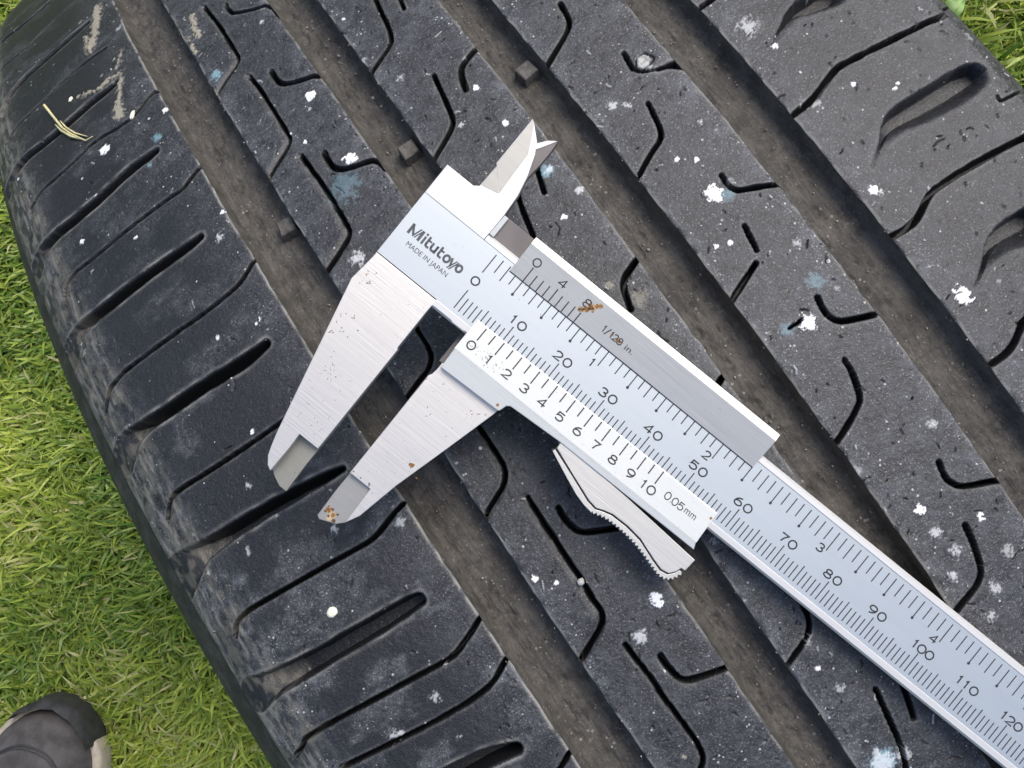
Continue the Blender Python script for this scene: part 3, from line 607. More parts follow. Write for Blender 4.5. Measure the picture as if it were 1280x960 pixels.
# ---------------------------------------------------------------- vernier caliper: local millimetres, x along the beam, y across it, z off its face
cal = tag(empty('vernier_caliper'), 'steel vernier caliper lying across the worn tyre tread with its jaws slightly open', 'caliper')
m4 = Matrix(((CD[0], CP[0], CN[0], CO[0]*S), (CD[1], CP[1], CN[1], CO[1]*S), (CD[2], CP[2], CN[2], (CO[2]+2*R0)*S), (0,0,0,1)))
cal.matrix_world = m4
def prism(bm, poly, z0, z1, bev=.12, mat=0, zf=None):
    """solid plate with a bevelled top rim; zf(x, y) tilts the top"""
    vs_ = [bm.verts.new((x*S, y*S, z1*S)) for x, y in poly]
    top = bm.faces.new(vs_)
    if top.normal.length == 0: top.normal_update()
    top.normal_update()
    if top.normal.z < 0: top.normal_flip()
    r = bmesh.ops.extrude_face_region(bm, geom=[top], use_keep_orig=True)
    bot = [v for v in r['geom'] if isinstance(v, bmesh.types.BMVert)]
    for v in bot: v.co.z = z0*S
    rim = list(top.edges)
    if zf:
        for v in vs_: v.co.z = zf(v.co.x/S, v.co.y/S)*S
    if bev: 
        rb = bmesh.ops.bevel(bm, geom=rim, offset=bev*S, segments=2, affect='EDGES', profile=.6)
    return bm
def finish_bm(name, bm, mats, parent, smooth=False):
    bmesh.ops.recalc_face_normals(bm, faces=bm.faces[:])
    me = bpy.data.meshes.new(name); bm.to_mesh(me); bm.free()
    o = link(name, me, mats, parent, smooth)
    return o
def extrude_x(bm, prof, x0, x1, mats=None):
    """closed (y, z) outline run along x"""
    a = [bm.verts.new((x0*S, y*S, z*S)) for y, z in prof]; b_ = [bm.verts.new((x1*S, y*S, z*S)) for y, z in prof]
    n = len(prof)
    for i in range(n):
        f = bm.faces.new((a[i], a[(i+1)%n], b_[(i+1)%n], b_[i]))
        if mats: f.material_index = mats[i]
    bm.faces.new(a); bm.faces.new(b_[::-1])
# beam: satin face with a polished rim along both edges
bm = bmesh.new()
extrude_x(bm, [(-4.6,-3.4),(-4.6,0),(8.38,0),(8.38,-3.4)], -16.2, 176.0, [0,0,0,0])
extrude_x(bm, [(-6.1,-3.4),(-6.1,-.35),(-5.75,.10),(-4.75,.12),(-4.61,.02),(-4.61,-3.4)], -3.2, 176.0, [1]*6)
extrude_x(bm, [(8.39,-3.4),(8.39,.02),(8.5,.14),(9.3,.10),(9.75,-.35),(9.75,-3.4)], -3.2, 176.0, [1]*6)
beam = finish_bm('beam', bm, [M_SATIN, M_POL], cal)
# fixed jaw with its thinned measuring tip
bm = bmesh.new()
prism(bm, [(-16.2,-4.8),(-16.2,-5.6),(-16.75,-10.9),(-10.15,-39.5),(-9.35,-42.0),(-8.9,-43.4),(-7.9,-44.7),(-6.95,-45.2),(-6.9,-40.6),(-6.95,-37.2),(-2.95,-37.2),(-2.95,-15.6),(-3.2,-15.2),(-3.2,-7.0),(-3.15,-6.0),(-2.5,-5.45),(.6,-5.45),(1.2,-6.0),(3.9,-6.0),(3.9,-4.8)], -3.4, .06, .10)
jaw = finish_bm('fixed_jaw', bm, [M_BRUSH], cal)
bm = bmesh.new()
prism(bm, [(-7.05,-37.0),(-2.95,-37.0),(-2.95,-41.0),(-2.75,-46.6),(-4.2,-46.7),(-6.0,-46.0),(-7.5,-45.0),(-7.05,-41)], -3.3, -1.5, .10, zf=lambda x, y: -1.5 + .25*(x+3))
finish_bm('jaw_tip', bm, [M_TIP], jaw)
# fixed inside jaw: head plate and blade, with a ground flat on the blade
bm = bmesh.new()
prism(bm, [(-16.2,8.4),(-3.3,8.4),(-3.3,10.1),(-3.2,13.7),(-3.5,17.9),(-4.3,21.6),(-5.6,25.2),(-6.8,27.2),(-9.0,29.2),(-9.75,29.75),(-9.85,19.9),(-9.5,19.6),(-9.65,15.1),(-10.1,14.75),(-10.5,14.45),(-16.2,14.45)], -3.4, .10, .10)
ins = finish_bm('inside_jaw', bm, [M_POL], cal)
bm = bmesh.new()
prism(bm, [(-9.45,19.55),(-6.25,16.2),(-6.6,24.6),(-8.9,29.0),(-9.6,29.6),(-9.75,19.9)], .02, .16, .03)
finish_bm('ground_flat', bm, [M_FLAT], ins)
bm = bmesh.new()
prism(bm, [(-9.55,15.4),(-6.3,16.1),(-9.45,19.5)], .02, .15, .03)
finish_bm('ground_flat', bm, [M_FLAT], ins)
# moving inside jaw, behind the fixed one, with its root running back to the slider
bm = bmesh.new()
prism(bm, [(-9.0,25.0),(-7.2,26.6),(-6.4,27.6),(-5.2,28.9),(-4.0,29.8),(-3.85,27.1),(-3.95,24.5),(-4.15,21.6),(-3.4,17.9),(-3.2,14.0),(3.6,14.0),(3.6,9.6),(-6.0,9.6),(-9.0,16.0)], -3.3, -.75, .10)
finish_bm('inside_jaw', bm, [M_ROUGH], cal)
bm = bmesh.new()
prism(bm, [(-3.25,9.8),(-2.3,9.8),(-2.3,13.9),(-3.15,13.9)], -.9, .02, .05)
finish_bm('jaw_root', bm, [M_VERN], cal)
bm = bmesh.new()
prism(bm, [(-7.2,26.3),(-5.5,28.55),(-4.1,29.65),(-5.35,27.4),(-6.1,26.2)], -.85, -.62, .04)
finish_bm('ground_flat', bm, [M_POL], ins)
# slider: metric vernier plate below the scale, inch vernier plate above it, back plate underneath
X1 = 57.4
zm = lambda y: .10 + (-2.9 - y)*.20
bm = bmesh.new()
extrude_x(bm, [(-2.9,.02),(-2.9,.14),(-3.1,.22),(-9.0,1.38),(-9.25,1.40),(-9.25,-5.0),(-6.2,-5.0),(-6.2,.02)], 4.45, X1, [1,1,0,0,0,1,1,1])
prism(bm, [(4.5,-9.2),(4.65,-12.95),(4.9,-13.15),(16.8,-12.85),(17.1,-12.6),(17.5,-11.3),(18.1,-10.9),(28.5,-10.35),(X1+.5,-10.35),(X1,-9.2)], -5.0, 1.36, .14, 2)
slider = finish_bm('vernier_slider', bm, [M_VERN, M_POL], cal)
bm = bmesh.new()
extrude_x(bm, [(6.95,.02),(6.95,.12),(7.1,.18),(12.75,1.05),(12.95,1.08),(14.25,.75),(14.35,.4),(14.35,-5.0),(9.85,-5.0),(9.85,.02)], 3.45, X1-.2, [2,2,0,0,1,1,1,1,1,1])
inch = finish_bm('inch_vernier_plate', bm, [M_INCH, M_POL, M_INK], cal)
bm = bmesh.new()
prism(bm, [(3.5,-12.6),(17,-12.3),(18,-10.3),(X1,-10.2),(X1-.2,14.2),(3.5,14.2)], -5.6, -3.6, .1)
finish_bm('back_plate', bm, [M_ROUGH], cal)
# moving jaw with its thinned tip
bm = bmesh.new()
prism(bm, [(4.35,-12.5),(4.35,-13.8),(4.2,-15.0),(3.85,-15.6),(3.85,-37.0),(8.3,-37.0),(8.5,-41.0),(8.55,-44.2),(9.8,-41.7),(11.4,-33.8),(13.9,-24.4),(16.75,-13.7),(16.9,-12.5)], -3.4, .06, .10)
mjaw = finish_bm('moving_jaw', bm, [M_BRUSH], cal)
bm = bmesh.new()
prism(bm, [(3.85,-36.8),(8.45,-36.8),(8.65,-41),(8.6,-44.3),(7.5,-45.5),(4.7,-46.75),(4.0,-46.4),(3.8,-41)], -3.3, -1.2, .10, zf=lambda x, y: -1.1 + .10*(x-6))
finish_bm('jaw_tip', bm, [M_FLAT], mjaw)
# thumb grip: plate, groove with a black floor and ribbed outer edge
bm = bmesh.new()
top = [(28.55,-10.0),(59.25,-11.6),(59.05,-14.1),(58.25,-14.15)]
gline = [(57.9,-15.2),(57.1,-16.2),(55.7,-16.45),(53.6,-15.9),(51.6,-15.2),(49.7,-14.6),(46.5,-14.25),(43.3,-14.3),(41.8,-14.7),(40.4,-15.25),(38.6,-15.0),(34,-13.35),(28.75,-11.5)]
prism(bm, top[:1] + [(44,-10.6)] + top[1:] + gline, -3.2, 1.05, .12)
grip = finish_bm('thumb_grip', bm, [M_LEVER], cal)
outer = [(28.5,-12.35),(32.3,-13.95),(36.3,-15.6),(38.4,-16.15),(40.3,-16.4)]
spn = smooth_pts([(40.3,-16.3),(42.5,-15.6),(44.7,-15.45),(48.4,-15.65),(51.5,-16.25),(54.6,-17.2),(56.6,-17.6),(57.9,-17.0),(58.6,-15.9),(58.95,-14.7)], 2)
cum = np.concatenate([[0], np.cumsum(np.hypot(*np.diff(spn, axis=0).T))])
NT_ = 27; teeth = []
for i in range(NT_*2+1):
    L = cum[-1]*i/(NT_*2); x = np.interp(L, cum, spn[:,0]); y = np.interp(L, cum, spn[:,1])
    x2 = np.interp(min(L+.2, cum[-1]), cum, spn[:,0]); y2 = np.interp(min(L+.2, cum[-1]), cum, spn[:,1])
    x1 = np.interp(max(L-.2, 0), cum, spn[:,0]); y1 = np.interp(max(L-.2, 0), cum, spn[:,1])
    nx, ny = (y2-y1), -(x2-x1); nl = math.hypot(nx, ny) + 1e-9
    o_ = .22 if i % 2 else -.22
    teeth.append((x + nx/nl*o_, y + ny/nl*o_))
bm = bmesh.new()
inner_edge = [(x + .05, y - .28) for x, y in gline]
poly = [(28.6,-11.85)] + outer[:1] + outer[1:] + teeth + [(58.3,-14.6)] + [(x, y-.32) for x, y in gline][:-1]
prism(bm, poly, -3.0, .98, .05)
finish_bm('ribbed_edge', bm, [M_LEVER], grip)
bm = bmesh.new()
prism(bm, [(28.6,-10.8)] + [(28.55,-11.9)] + [(x, y-.45) for x, y in gline[::-1]] + [(58.5,-14.4),(57,-12.5),(44,-11.2)], -2.8, .6, 0)
finish_bm('groove_line', bm, [M_INK], grip)
# depth rod along the back of the beam
bm = bmesh.new(); prism(bm, [(20,.5),(176.5,.5),(176.5,3.0),(20,3.0)], -3.75, -3.35, 0)
finish_bm('depth_rod', bm, [M_ROUGH], cal)
# ---------------- engraved marks: thin flat ink, a hundredth of a millimetre proud
class Ink:
    def __init__(s): s.v = []; s.f = []
    def quad(s, a, b, wd, z0, z1=None):
        z1 = z0 if z1 is None else z1
        dx, dy = b[0]-a[0], b[1]-a[1]; L = math.hypot(dx, dy) + 1e-9; nx, ny = -dy/L*wd/2, dx/L*wd/2
        n = len(s.v)
        s.v += [(a[0]+nx, a[1]+ny, z0), (a[0]-nx, a[1]-ny, z0), (b[0]-nx, b[1]-ny, z1), (b[0]+nx, b[1]+ny, z1)]
        s.f.append((n, n+1, n+2, n+3))
    def disc(s, x, y, r, z, k=12):
        n = len(s.v); s.v += [(x+r*math.cos(6.2832*i/k), y+r*math.sin(6.2832*i/k), z) for i in range(k)]; s.f.append(tuple(range(n, n+k)))
    def stroke(s, pts, wd, zf, closed=False):
        """mitred polyline ribbon"""
        p = [np.array(q, float) for q in pts]; n = len(p)
        L = []
        for i in range(n):
            a = p[i-1] if (i > 0 or closed) else None; c = p[(i+1) % n] if (i < n-1 or closed) else None
            d0 = (p[i]-a)/(np.linalg.norm(p[i]-a)+1e-9) if a is not None else None
            d1 = (c-p[i])/(np.linalg.norm(c-p[i])+1e-9) if c is not None else None
            d0 = d1 if d0 is None else d0; d1 = d0 if d1 is None else d1
            t = d0 + d1; t = t/(np.linalg.norm(t)+1e-9); nn = np.array([-t[1], t[0]])
            k = wd/2/max(.45, float(nn @ np.array([-d0[1], d0[0]])))
            L.append((p[i]+nn*k, p[i]-nn*k))
        b0 = len(s.v)
        for a, c in L: s.v += [(a[0], a[1], zf(a[0], a[1])), (c[0], c[1], zf(c[0], c[1]))]
        for i in range(n if closed else n-1):
            j = (i+1) % n; s.f.append((b0+2*i, b0+2*i+1, b0+2*j+1, b0+2*j))
    def build(s, name, mat, parent):
        me = bpy.data.meshes.new(name); me.from_pydata([(x*S, y*S, z*S) for x, y, z in s.v], [], s.f); me.update()
        return link(name, me, mat, parent, False)
def arc(cx, cy, rx, ry, a0, a1, n=14): return [(cx+rx*math.cos(math.radians(a0+(a1-a0)*i/n)), cy+ry*math.sin(math.radians(a0+(a1-a0)*i/n))) for i in range(n+1)]
GLYPH = {  # wide engraver's figures in a unit box, centre at the origin
 '0': [(arc(0,0,.5,.5,0,360,22)[:-1], True)],
 '1': [([(-.22,.30),(.02,.5),(.02,-.5)], False)],
 '2': [(arc(0,.21,.44,.29,165,-20,10) + [(.30,-.02),(-.46,-.47),(.50,-.47)], False)],
 '3': [(arc(-.02,.235,.42,.25,160,-90,10), False), (arc(-.02,-.25,.48,.26,90,-160,11), False)],
 '4': [([(.22,-.5),(.22,.5),(-.5,-.20),(.5,-.20)], False)],
 '5': [([(.42,.47),(-.36,.47),(-.42,.02)] + arc(-.02,-.16,.48,.33,150,-150,12), False)],
 '6': [(arc(0,-.19,.48,.30,0,360,18)[:-1], True), ([(-.47,-.14),(-.40,.12),(-.16,.36),(.26,.5)], False)],
 '7': [([(-.48,.47),(.46,.47),(.10,.02),(-.08,-.5)], False)],
 '8': [(arc(0,.24,.38,.24,0,360,16)[:-1], True), (arc(0,-.24,.48,.26,0,360,16)[:-1], True)],
 '9': [(arc(0,.19,.48,.30,0,360,18)[:-1], True), ([(.47,.14),(.40,-.12),(.16,-.36),(-.26,-.5)], False)],
 '/': [([(-.3,-.55),(.3,.55)], False)],
 '.': [([(-.06,-.44),(.06,-.44)], False)],
}
def figure(ink, ch, x, y, h, wd, zf, wx=1.0):
    for pts, cl in GLYPH[ch]: ink.stroke([(x + px*h*wx, y + py*h) for px, py in pts], wd, zf, cl)
flat = lambda z: (lambda x, y: z)
g1 = Ink(); g2 = Ink()
for i in range(0, 151):
    y1 = 0.0 if i % 10 == 0 else (-.55 if i % 5 == 0 else -1.1)
    g1.quad((i, -3.9), (i, y1), .20, .012)
for i in range(0, 97):
    x = i*25.4/16
    if i % 16 == 0: y0 = 3.85
    elif i % 4 == 0: y0 = 4.25
    elif i % 2 == 0: y0 = 4.6
    else: y0 = 5.1
    g2.quad((x, y0), (x, 7.75), .20, .012)
    if i % 16 and i % 4 == 0: g2.disc(x, 4.2, .27, .016)
for i in range(0, 16):
    t = str(i*10)
    n1 = Ink()
    if i == 0: figure(n1, '0', 0, 2.0, 1.45, .27, flat(.014)); n1.build('figure', M_INK, beam); continue
    xs_ = [i*10-.8, i*10+1.05] if len(t) == 2 and t[0] == '1' else ([i*10-.95, i*10+1.05] if len(t) == 2 else [i*10-1.45, i*10+.02, i*10+1.75])
    for ch, x in zip(t, xs_): figure(n1, ch, x, 1.0, 1.45, .27, flat(.014))
    n1.build('figure', M_INK, beam)
for i in range(1, 6):
    n2 = Ink(); figure(n2, str(i), 25.4*i-1.08, 3.7, 1.4, .26, flat(.014), .9); n2.build('figure', M_INK, beam)
tag(g1.build('millimetre_marks', M_INK, beam), kind='stuff'); tag(g2.build('inch_marks', M_INK, beam), kind='stuff')
zv = lambda y: (.235 + (-3.1 - y)*(1.16/5.9))
v1 = Ink()
for i in range(21):
    x = 6.62 + i*1.953; y1 = -5.75 if i % 2 == 0 else -5.1
    v1.quad((x, -3.12), (x-.02, y1), .24, zv(-3.12)+.01, zv(y1)+.012)
    if i % 2 == 0:
        x0 = x - .25 - .012*i
        t = str(i//2)
        v3 = Ink()
        for ch, dx in zip(t, (0,) if len(t) == 1 else (-1.0, .65)): figure(v3, ch, x0+dx, -7.0, 1.45, .26, lambda X, Y: zv(Y)+.014)
        v3.build('figure', M_INK, slider)
v3 = Ink()
for ch, x in zip('0.05', (48.75, 49.65, 50.35, 51.6)): figure(v3, ch, x, -5.95 if ch != '.' else -5.95, 1.3, .19, lambda X, Y: zv(Y)+.014, .8)
v3.build('engraved_text', M_INK, slider); tag(v1.build('vernier_marks', M_INK, slider), kind='stuff')
zi = lambda y: (.19 + (y-7.1)*(.87/5.65))
v2 = Ink()
for i in range(9):
    x = 6.33 + i*1.39; y1 = {0: 9.95, 4: 9.75, 8: 9.1}.get(i, 9.3)
    v2.quad((x, 7.12), (x, y1), .21, zi(7.12)+.01, zi(y1)+.012)
for ch, x in (('0', 6.3), ('4', 11.95), ('8', 17.35)):
    v3 = Ink(); figure(v3, ch, x, 10.98, 1.4, .22, lambda X, Y: zi(Y)+.014); v3.build('figure', M_INK, inch)
v3 = Ink()
for ch, x in zip('1/128', (22.3, 23.05, 23.95, 24.75, 25.75)): figure(v3, ch, x, 9.45, 1.15 if ch != '/' else 1.3, .20, lambda X, Y: zi(Y)+.014, .75)
v3.build('engraved_text', M_INK, inch); tag(v2.build('inch_vernier_marks', M_INK, inch), kind='stuff')
def text(name, body, x, y, size, z, slope, mat, parent, width=None):
    cu = bpy.data.curves.new(name, 'FONT'); cu.body = body; cu.size = size*S; cu.align_x = 'LEFT'; cu.resolution_u = 4
    o = bpy.data.objects.new(name, cu); COL.objects.link(o)
    dg = bpy.context.evaluated_depsgraph_get(); me = bpy.data.meshes.new_from_object(o.evaluated_get(dg))
    bpy.data.objects.remove(o)
    a = np.empty(len(me.vertices)*3); me.vertices.foreach_get('co', a); a = a.reshape(-1, 3)/S
    a[:,0] -= a[:,0].min()
    if width: a[:,0] *= width/a[:,0].max()
    a[:,0] += x; a[:,1] += y; a[:,2] = z + (a[:,1]-y)*slope
    me.vertices.foreach_set('co', (a*S).ravel()); me.update(); me.name = name
    return link(name, me, mat, parent, False)
text('engraved_text', 'MADE IN JAPAN', -13.15, -.72, 1.28, .014, 0, M_INK, beam, 8.75)
text('engraved_text', 'mm', 52.5, -6.45, 1.9, zv(-6.45)+.014, -.1966, M_INK, slider, 2.35)
text('engraved_text', 'in.', 27.0, 8.9, 1.5, zi(8.9)+.014, .147, M_INK, inch, 1.7)
# the maker's name, drawn as heavy strokes
lg = Ink(); zl = flat(.014); B = .42
y0, y1, ym = 1.12, 3.12, 2.62
lg.stroke([(-14.15,y0),(-14.15,y1)], B+.1, zl)
lg.stroke([(-14.15,y1-.2),(-13.25,y0+.35)], B, zl)
lg.stroke([(-13.25,y0+.1),(-12.55,y1)], B*.62, zl)
lg.stroke([(-12.85,y0+.1),(-12.1,y1)], B*.55, zl)
lg.stroke([(-12.05,y1),(-12.05,y0)], B+.1, zl)
lg.stroke([(-11.25,y0),(-11.25,ym)], B, zl); lg.stroke([(-11.25,ym+.22),(-11.25,ym+.62)], B, zl)
def tt(x):
    lg.stroke([(x,y1-.02)] + [(x,y0+.45)] + arc(x+.38,y0+.48,.38,.30,180,275,5) + [(x+.75,y0+.19)], B, zl); lg.stroke([(x-.1,ym-.2),(x+.72,ym-.2)], B*.85, zl)
tt(-10.55)
lg.stroke([(-9.5,ym)] + [(-9.5,y0+.5)] + arc(-9.03,y0+.55,.47,.36,180,360,8) + [(-8.56,ym)], B, zl)
lg.stroke([(-8.56,ym),(-8.56,y0)], B, zl)
tt(-7.85)
lg.stroke(arc(-6.2,(y0+ym)/2,.52,.60,0,360,20)[:-1], B, zl, True)
lg.stroke([(-5.45,ym),(-4.98,y0+.1)], B, zl)
lg.stroke([(-5.3,y0-.42),(-4.42,ym+.05)], B*.55, zl); lg.stroke([(-4.9,y0-.42),(-4.05,ym+.05)], B*.55, zl)
lg.stroke(arc(-3.5,(y0+ym)/2,.50,.60,0,360,20)[:-1], B, zl, True)
lg.build('maker_name', M_LOGO, beam)
# rust spots
def blot(ink, x, y, r, zf, seed):
    rr = random.Random(seed); n = len(ink.v); k = 18
    for i in range(k):
        a = 6.2832*i/k; q = r*(.55 + .6*rr.random()); X, Y = x+q*math.cos(a), y+q*math.sin(a)
        ink.v.append((X, Y, zf(X, Y)))
    ink.f.append(tuple(range(n, n+k)))
rl = Ink()
for i, (x, y, r) in enumerate([(18.6,11.2,.85),(17.7,10.1,.7),(16.9,9.5,.5),(19.4,12.0,.5),(25.4,9.4,.55),(23.9,9.5,.35)]): blot(rl, x, y, r, lambda X, Y: zi(Y)+.011, 200+i)
tag(rl.build('rust_bloom', M_RUSTL, inch), kind='stuff')
rz = Ink(); rdk = Ink(); zz = lambda X, Y: zi(Y)+.018
for i, (x, y, r) in enumerate([(18.3,10.9,.5),(18.9,11.6,.45),(17.9,10.1,.4),(19.4,12.1,.35),(17.3,9.6,.35),(18.9,10.4,.22),(17.8,11.3,.25),(25.2,9.3,.3),(26.1,9.5,.25),(16.8,9.3,.25)]): blot(rz, x, y, r, zz, i)
for i, (x, y, r) in enumerate([(18.1,10.5,.33),(17.5,9.9,.26),(16.9,9.4,.22),(17.9,11.0,.2),(18.5,10.9,.16),(17.2,9.2,.12),(25.0,9.4,.16),(25.7,9.3,.18)]): blot(rdk, x, y, r, lambda X, Y: zi(Y)+.022, 40+i)
tag(rz.build('rust_stain', M_RUST, inch), kind='stuff'); tag(rdk.build('rust_stain', M_RUSTD, inch), kind='stuff')
rj = Ink(); zj = flat(.075)
for i, (x, y, r) in enumerate([(11.3,-29.4,.5),(13.3,-30.6,.18),(4.0,-16.4,.12)]): blot(rj, x, y, r, zj, 80+i)
tag(rj.build('rust_stain', M_RUST, mjaw), kind='stuff')
rl = Ink()
for i in range(6): blot(rl, rng.uniform(4.8, 6.4), rng.uniform(-45.4, -44.2), rng.uniform(.35, .65), lambda X, Y: -1.1+.10*(X-6)+.006+.0007*i, 300+i)
tag(rl.build('rust_bloom', M_RUSTL, mjaw), kind='stuff')
rt = Ink(); rtd = Ink()
for i in range(16):
    x, y = rng.uniform(4.6, 6.9), rng.uniform(-45.5, -43.9)
    blot(rt if i % 3 else rtd, x, y, rng.uniform(.12, .42), lambda X, Y: -1.1+.10*(X-6)+.012+.001*i, 120+i)
tag(rt.build('rust_stain', M_RUST, mjaw), kind='stuff'); tag(rtd.build('rust_stain', M_RUSTD, mjaw), kind='stuff')
def specks(parent, zf, boxes, seed):
    rr = random.Random(seed); k = Ink()
    for x0, y0, x1, y1, n, r in boxes:
        for i in range(n):
            x, y = rr.uniform(x0, x1), rr.uniform(y0, y1)
            for j in range(rr.choice([1, 1, 2, 3])):
                blot(k, x+rr.uniform(-.2, .2), y+rr.uniform(-.2, .2), r*rr.uniform(.35, 1.1), zf, rr.randrange(9999))
    tag(k.build('grime_specks', M_DIRT, parent), kind='stuff')
specks(jaw, flat(.07), [(-15.8,-11,-13.6,-7.2,9,.14), (-14.5,-19.5,-10.3,-15.5,13,.15), (-14.0,-20.5,-13.3,-19.6,4,.20), (-11.5,-27,-7.5,-22.5,16,.10), (-9.5,-36,-4,-30,22,.09), (-12,-30,-5,-24,18,.08), (-10,-14,-4,-7,8,.07)], 3)
specks(mjaw, flat(.07), [(6,-22,14,-15,12,.10), (13,-17.5,16,-14.5,6,.12), (5,-36,12,-24,22,.07), (4.0,-36.9,8.0,-36.4,8,.15)], 4)
specks(beam, flat(.016), [(-15,-4,120,8,60,.045), (6,4,16,7.5,10,.07)], 5)
specks(slider, lambda X, Y: zv(Y)+.018, [(6,-8.2,14,-5.6,34,.10), (5,-9,57,-3.3,40,.05)], 6)
specks(inch, lambda X, Y: zi(Y)+.018, [(5,8,56,12.3,26,.05)], 8)
rs = Ink(); blot(rs, 16.2, -12.1, .35, flat(1.375), 7); blot(rs, 57.0, -4.3, .3, lambda X, Y: zv(Y)+.02, 9); tag(rs.build('rust_stain', M_RUST, slider), kind='stuff')

# ---------------------------------------------------------------- lawn
def ground_z(x, y): return .012*(fbm(x*3.0+50, y*3.0+50, 88, 2)-.5)
gx = np.concatenate([[-400,-60,-12,-4], np.linspace(-1.6, 1.6, 81), [4,12,60,400]])
GX, GY = np.meshgrid(gx, gx, indexing='ij'); near = (np.abs(GX) < 2) & (np.abs(GY) < 2)
GZ = np.where(near, ground_z(GX, GY), 0) - .012
tag(link('ground', np_mesh('ground', np.stack([GX, GY, GZ], -1).reshape(-1, 3), grid_faces(len(gx), len(gx))), M_SOIL), kind='structure')
def blades(n, x0, x1, y0, y1, lmin, lmax, wmin, wmax, keep=None, lean=(.25, 1.35)):
    x = rng.uniform(x0, x1, n); y = rng.uniform(y0, y1, n)
    # tufts: pull towards clump centres
    if keep is not None:
        k = keep(x, y); x, y = x[k], y[k]
    n = len(x)
    a = rng.uniform(0, 2*math.pi, n) ; flow = 2*math.pi*vnoise(x*9+30, y*9+30, 3); a = np.where(rng.random(n) < .40, flow + rng.normal(0, .9, n), a)
    L = rng.uniform(lmin, lmax, n)*(.7+.6*vnoise(x*25+9, y*25+9, 5)); wd = rng.uniform(wmin, wmax, n); le = rng.uniform(*lean, n)
    z = ground_z(x, y) - .012
    dx, dy = np.cos(a), np.sin(a)
    V = []
    ts = (0, .35, .7, 1.0)
    tw = rng.normal(0, .35, n)
    for t in ts:
        ang = le*(.35 + .75*t)          # leans over more towards the tip
        r = L*t*np.sin(np.minimum(ang, 1.5)); h = L*t*np.cos(np.minimum(ang, 1.5)) 
        ww = wd*(1.0, .95, .7, .08)[ts.index(t)]*.5
        px, py = -dy*np.cos(tw) , dx*np.cos(tw)
        cx, cy = x + dx*r, y + dy*r
        V.append(np.stack([cx+px*ww, cy+py*ww, z+h+np.sin(tw)*ww], -1)); V.append(np.stack([cx-px*ww, cy-py*ww, z+h-np.sin(tw)*ww], -1))
    V = np.stack(V, 1)                  # n, 8, 3
    base = np.arange(n)[:,None]*8
    F = np.concatenate([base + np.array([[2*i, 2*i+1, 2*i+3, 2*i+2]]) for i in range(3)])
    patch = vnoise(x*7+11, y*7+11, 8)
    hue = np.clip(.05 + .75*rng.random(n) + .8*(patch-.45), 0, 1); dry = np.where(rng.random(n) < .04 + .16*sstep(.62, .85, vnoise(x*12+3, y*12+3, 9)), rng.uniform(.5, 1, n), rng.uniform(0, .12, n))
    return V.reshape(-1, 3), F, np.repeat(hue, 8), np.repeat(dry, 8)
parts_ = [blades(78000, -.62, -.13, -.16, .74, .012, .032, .0018, .0036),
          blades(10000, .36, .62, 0, .30, .014, .034, .0016, .0032),
          blades(40000, -1.1, 1.1, -1.0, 1.2, .025, .05, .003, .005, lambda x, y: ~((x > -.62) & (x < -.13) & (y > -.16) & (y < .74)))]
off = 0; VV, FF, HH, DD = [], [], [], []
for V, F, h, d in parts_:
    VV.append(V); FF.append(F+off); HH.append(h); DD.append(d); off += len(V)
tag(link('lawn_grass', np_mesh('lawn_grass', np.concatenate(VV), np.concatenate(FF), {'hue': np.concatenate(HH), 'dry': np.concatenate(DD)}), M_GRASS), 'short mown lawn grass around the tyre', 'grass', kind='stuff')
# ---------------------------------------------------------------- shoe
M_SUEDE = mat_plain('grey_suede', (.068, .063, .061), .9, .35, 60, 0, .5)
M_CAPL = mat_plain('dark_toe_leather', (.030, .030, .031), .6, .4, 150, 0, .4)
M_SOLE = mat_plain('tan_sole_rubber', (.40, .35, .27), .7, .18, 120)
M_LACE = mat_plain('black_lace', (.02, .02, .02), .8, .3, 900)
shoe = tag(empty('shoe'), 'toe of a grey suede shoe with a tan sole on the grass', 'shoe')
SHOE_T = (-.449, .094); SHOE_A = math.atan2(.62, .78)
shoe.location = (SHOE_T[0], SHOE_T[1], .004); shoe.rotation_euler = (0, 0, SHOE_A)   # local +x points out of the toe
def shoe_half(t):   # half width left / right against distance behind the toe tip (m)
    xs = [0, .004, .012, .025, .045, .075, .11, .16, .21, .25, .275, .29]
    return np.interp(t, xs, [0, .014, .026, .036, .045, .051, .051, .043, .036, .035, .030, 0]), np.interp(t, xs, [0, .016, .028, .038, .046, .050, .049, .040, .035, .034, .029, 0])
def loft(name, rows, mat, parent):
    n, m = len(rows), len(rows[0]); co = np.array(rows, float).reshape(-1, 3)
    return link(name, np_mesh(name, co, grid_faces(n, m)), mat, parent)
rows = []
for t in np.concatenate([np.linspace(0, .05, 16), np.linspace(.06, .29, 20)]):
    l, r = shoe_half(t)
    hgt = np.interp(t, [0,.006,.02,.05,.09,.14,.18,.25,.285,.29], [.012,.030,.042,.050,.058,.076,.09,.095,.09,.03])
    row = []
    for a in np.linspace(0, math.pi, 21):
        c, s = math.cos(a), math.sin(a)
        yy = (l if c > 0 else r)*.97*math.copysign(abs(c)**.75, c)
        row.append((-t-.002, yy, .010 + (hgt-.010)*abs(s)**.62))
    rows.append(row)
loft('upper', rows, M_SUEDE, shoe)
def outline(grow, z):
    p = []
    for t in np.concatenate([np.linspace(0, .05, 18), np.linspace(.06, .27, 16), np.linspace(.275, .29, 6)]):
        l, r = shoe_half(t); p.append((-t, l+ (grow if l > 0 else 0), r+(grow if r > 0 else 0)))
    return [(x+(grow if i == 0 else 0), a, z) for i, (x, a, b_) in enumerate(p)] + [(x-(grow if i == 0 else 0), -b_-(.0022 if .015 < -x < .26 and grow > 0 else 0), z) for i, (x, a, b_) in reversed(list(enumerate(p)))]
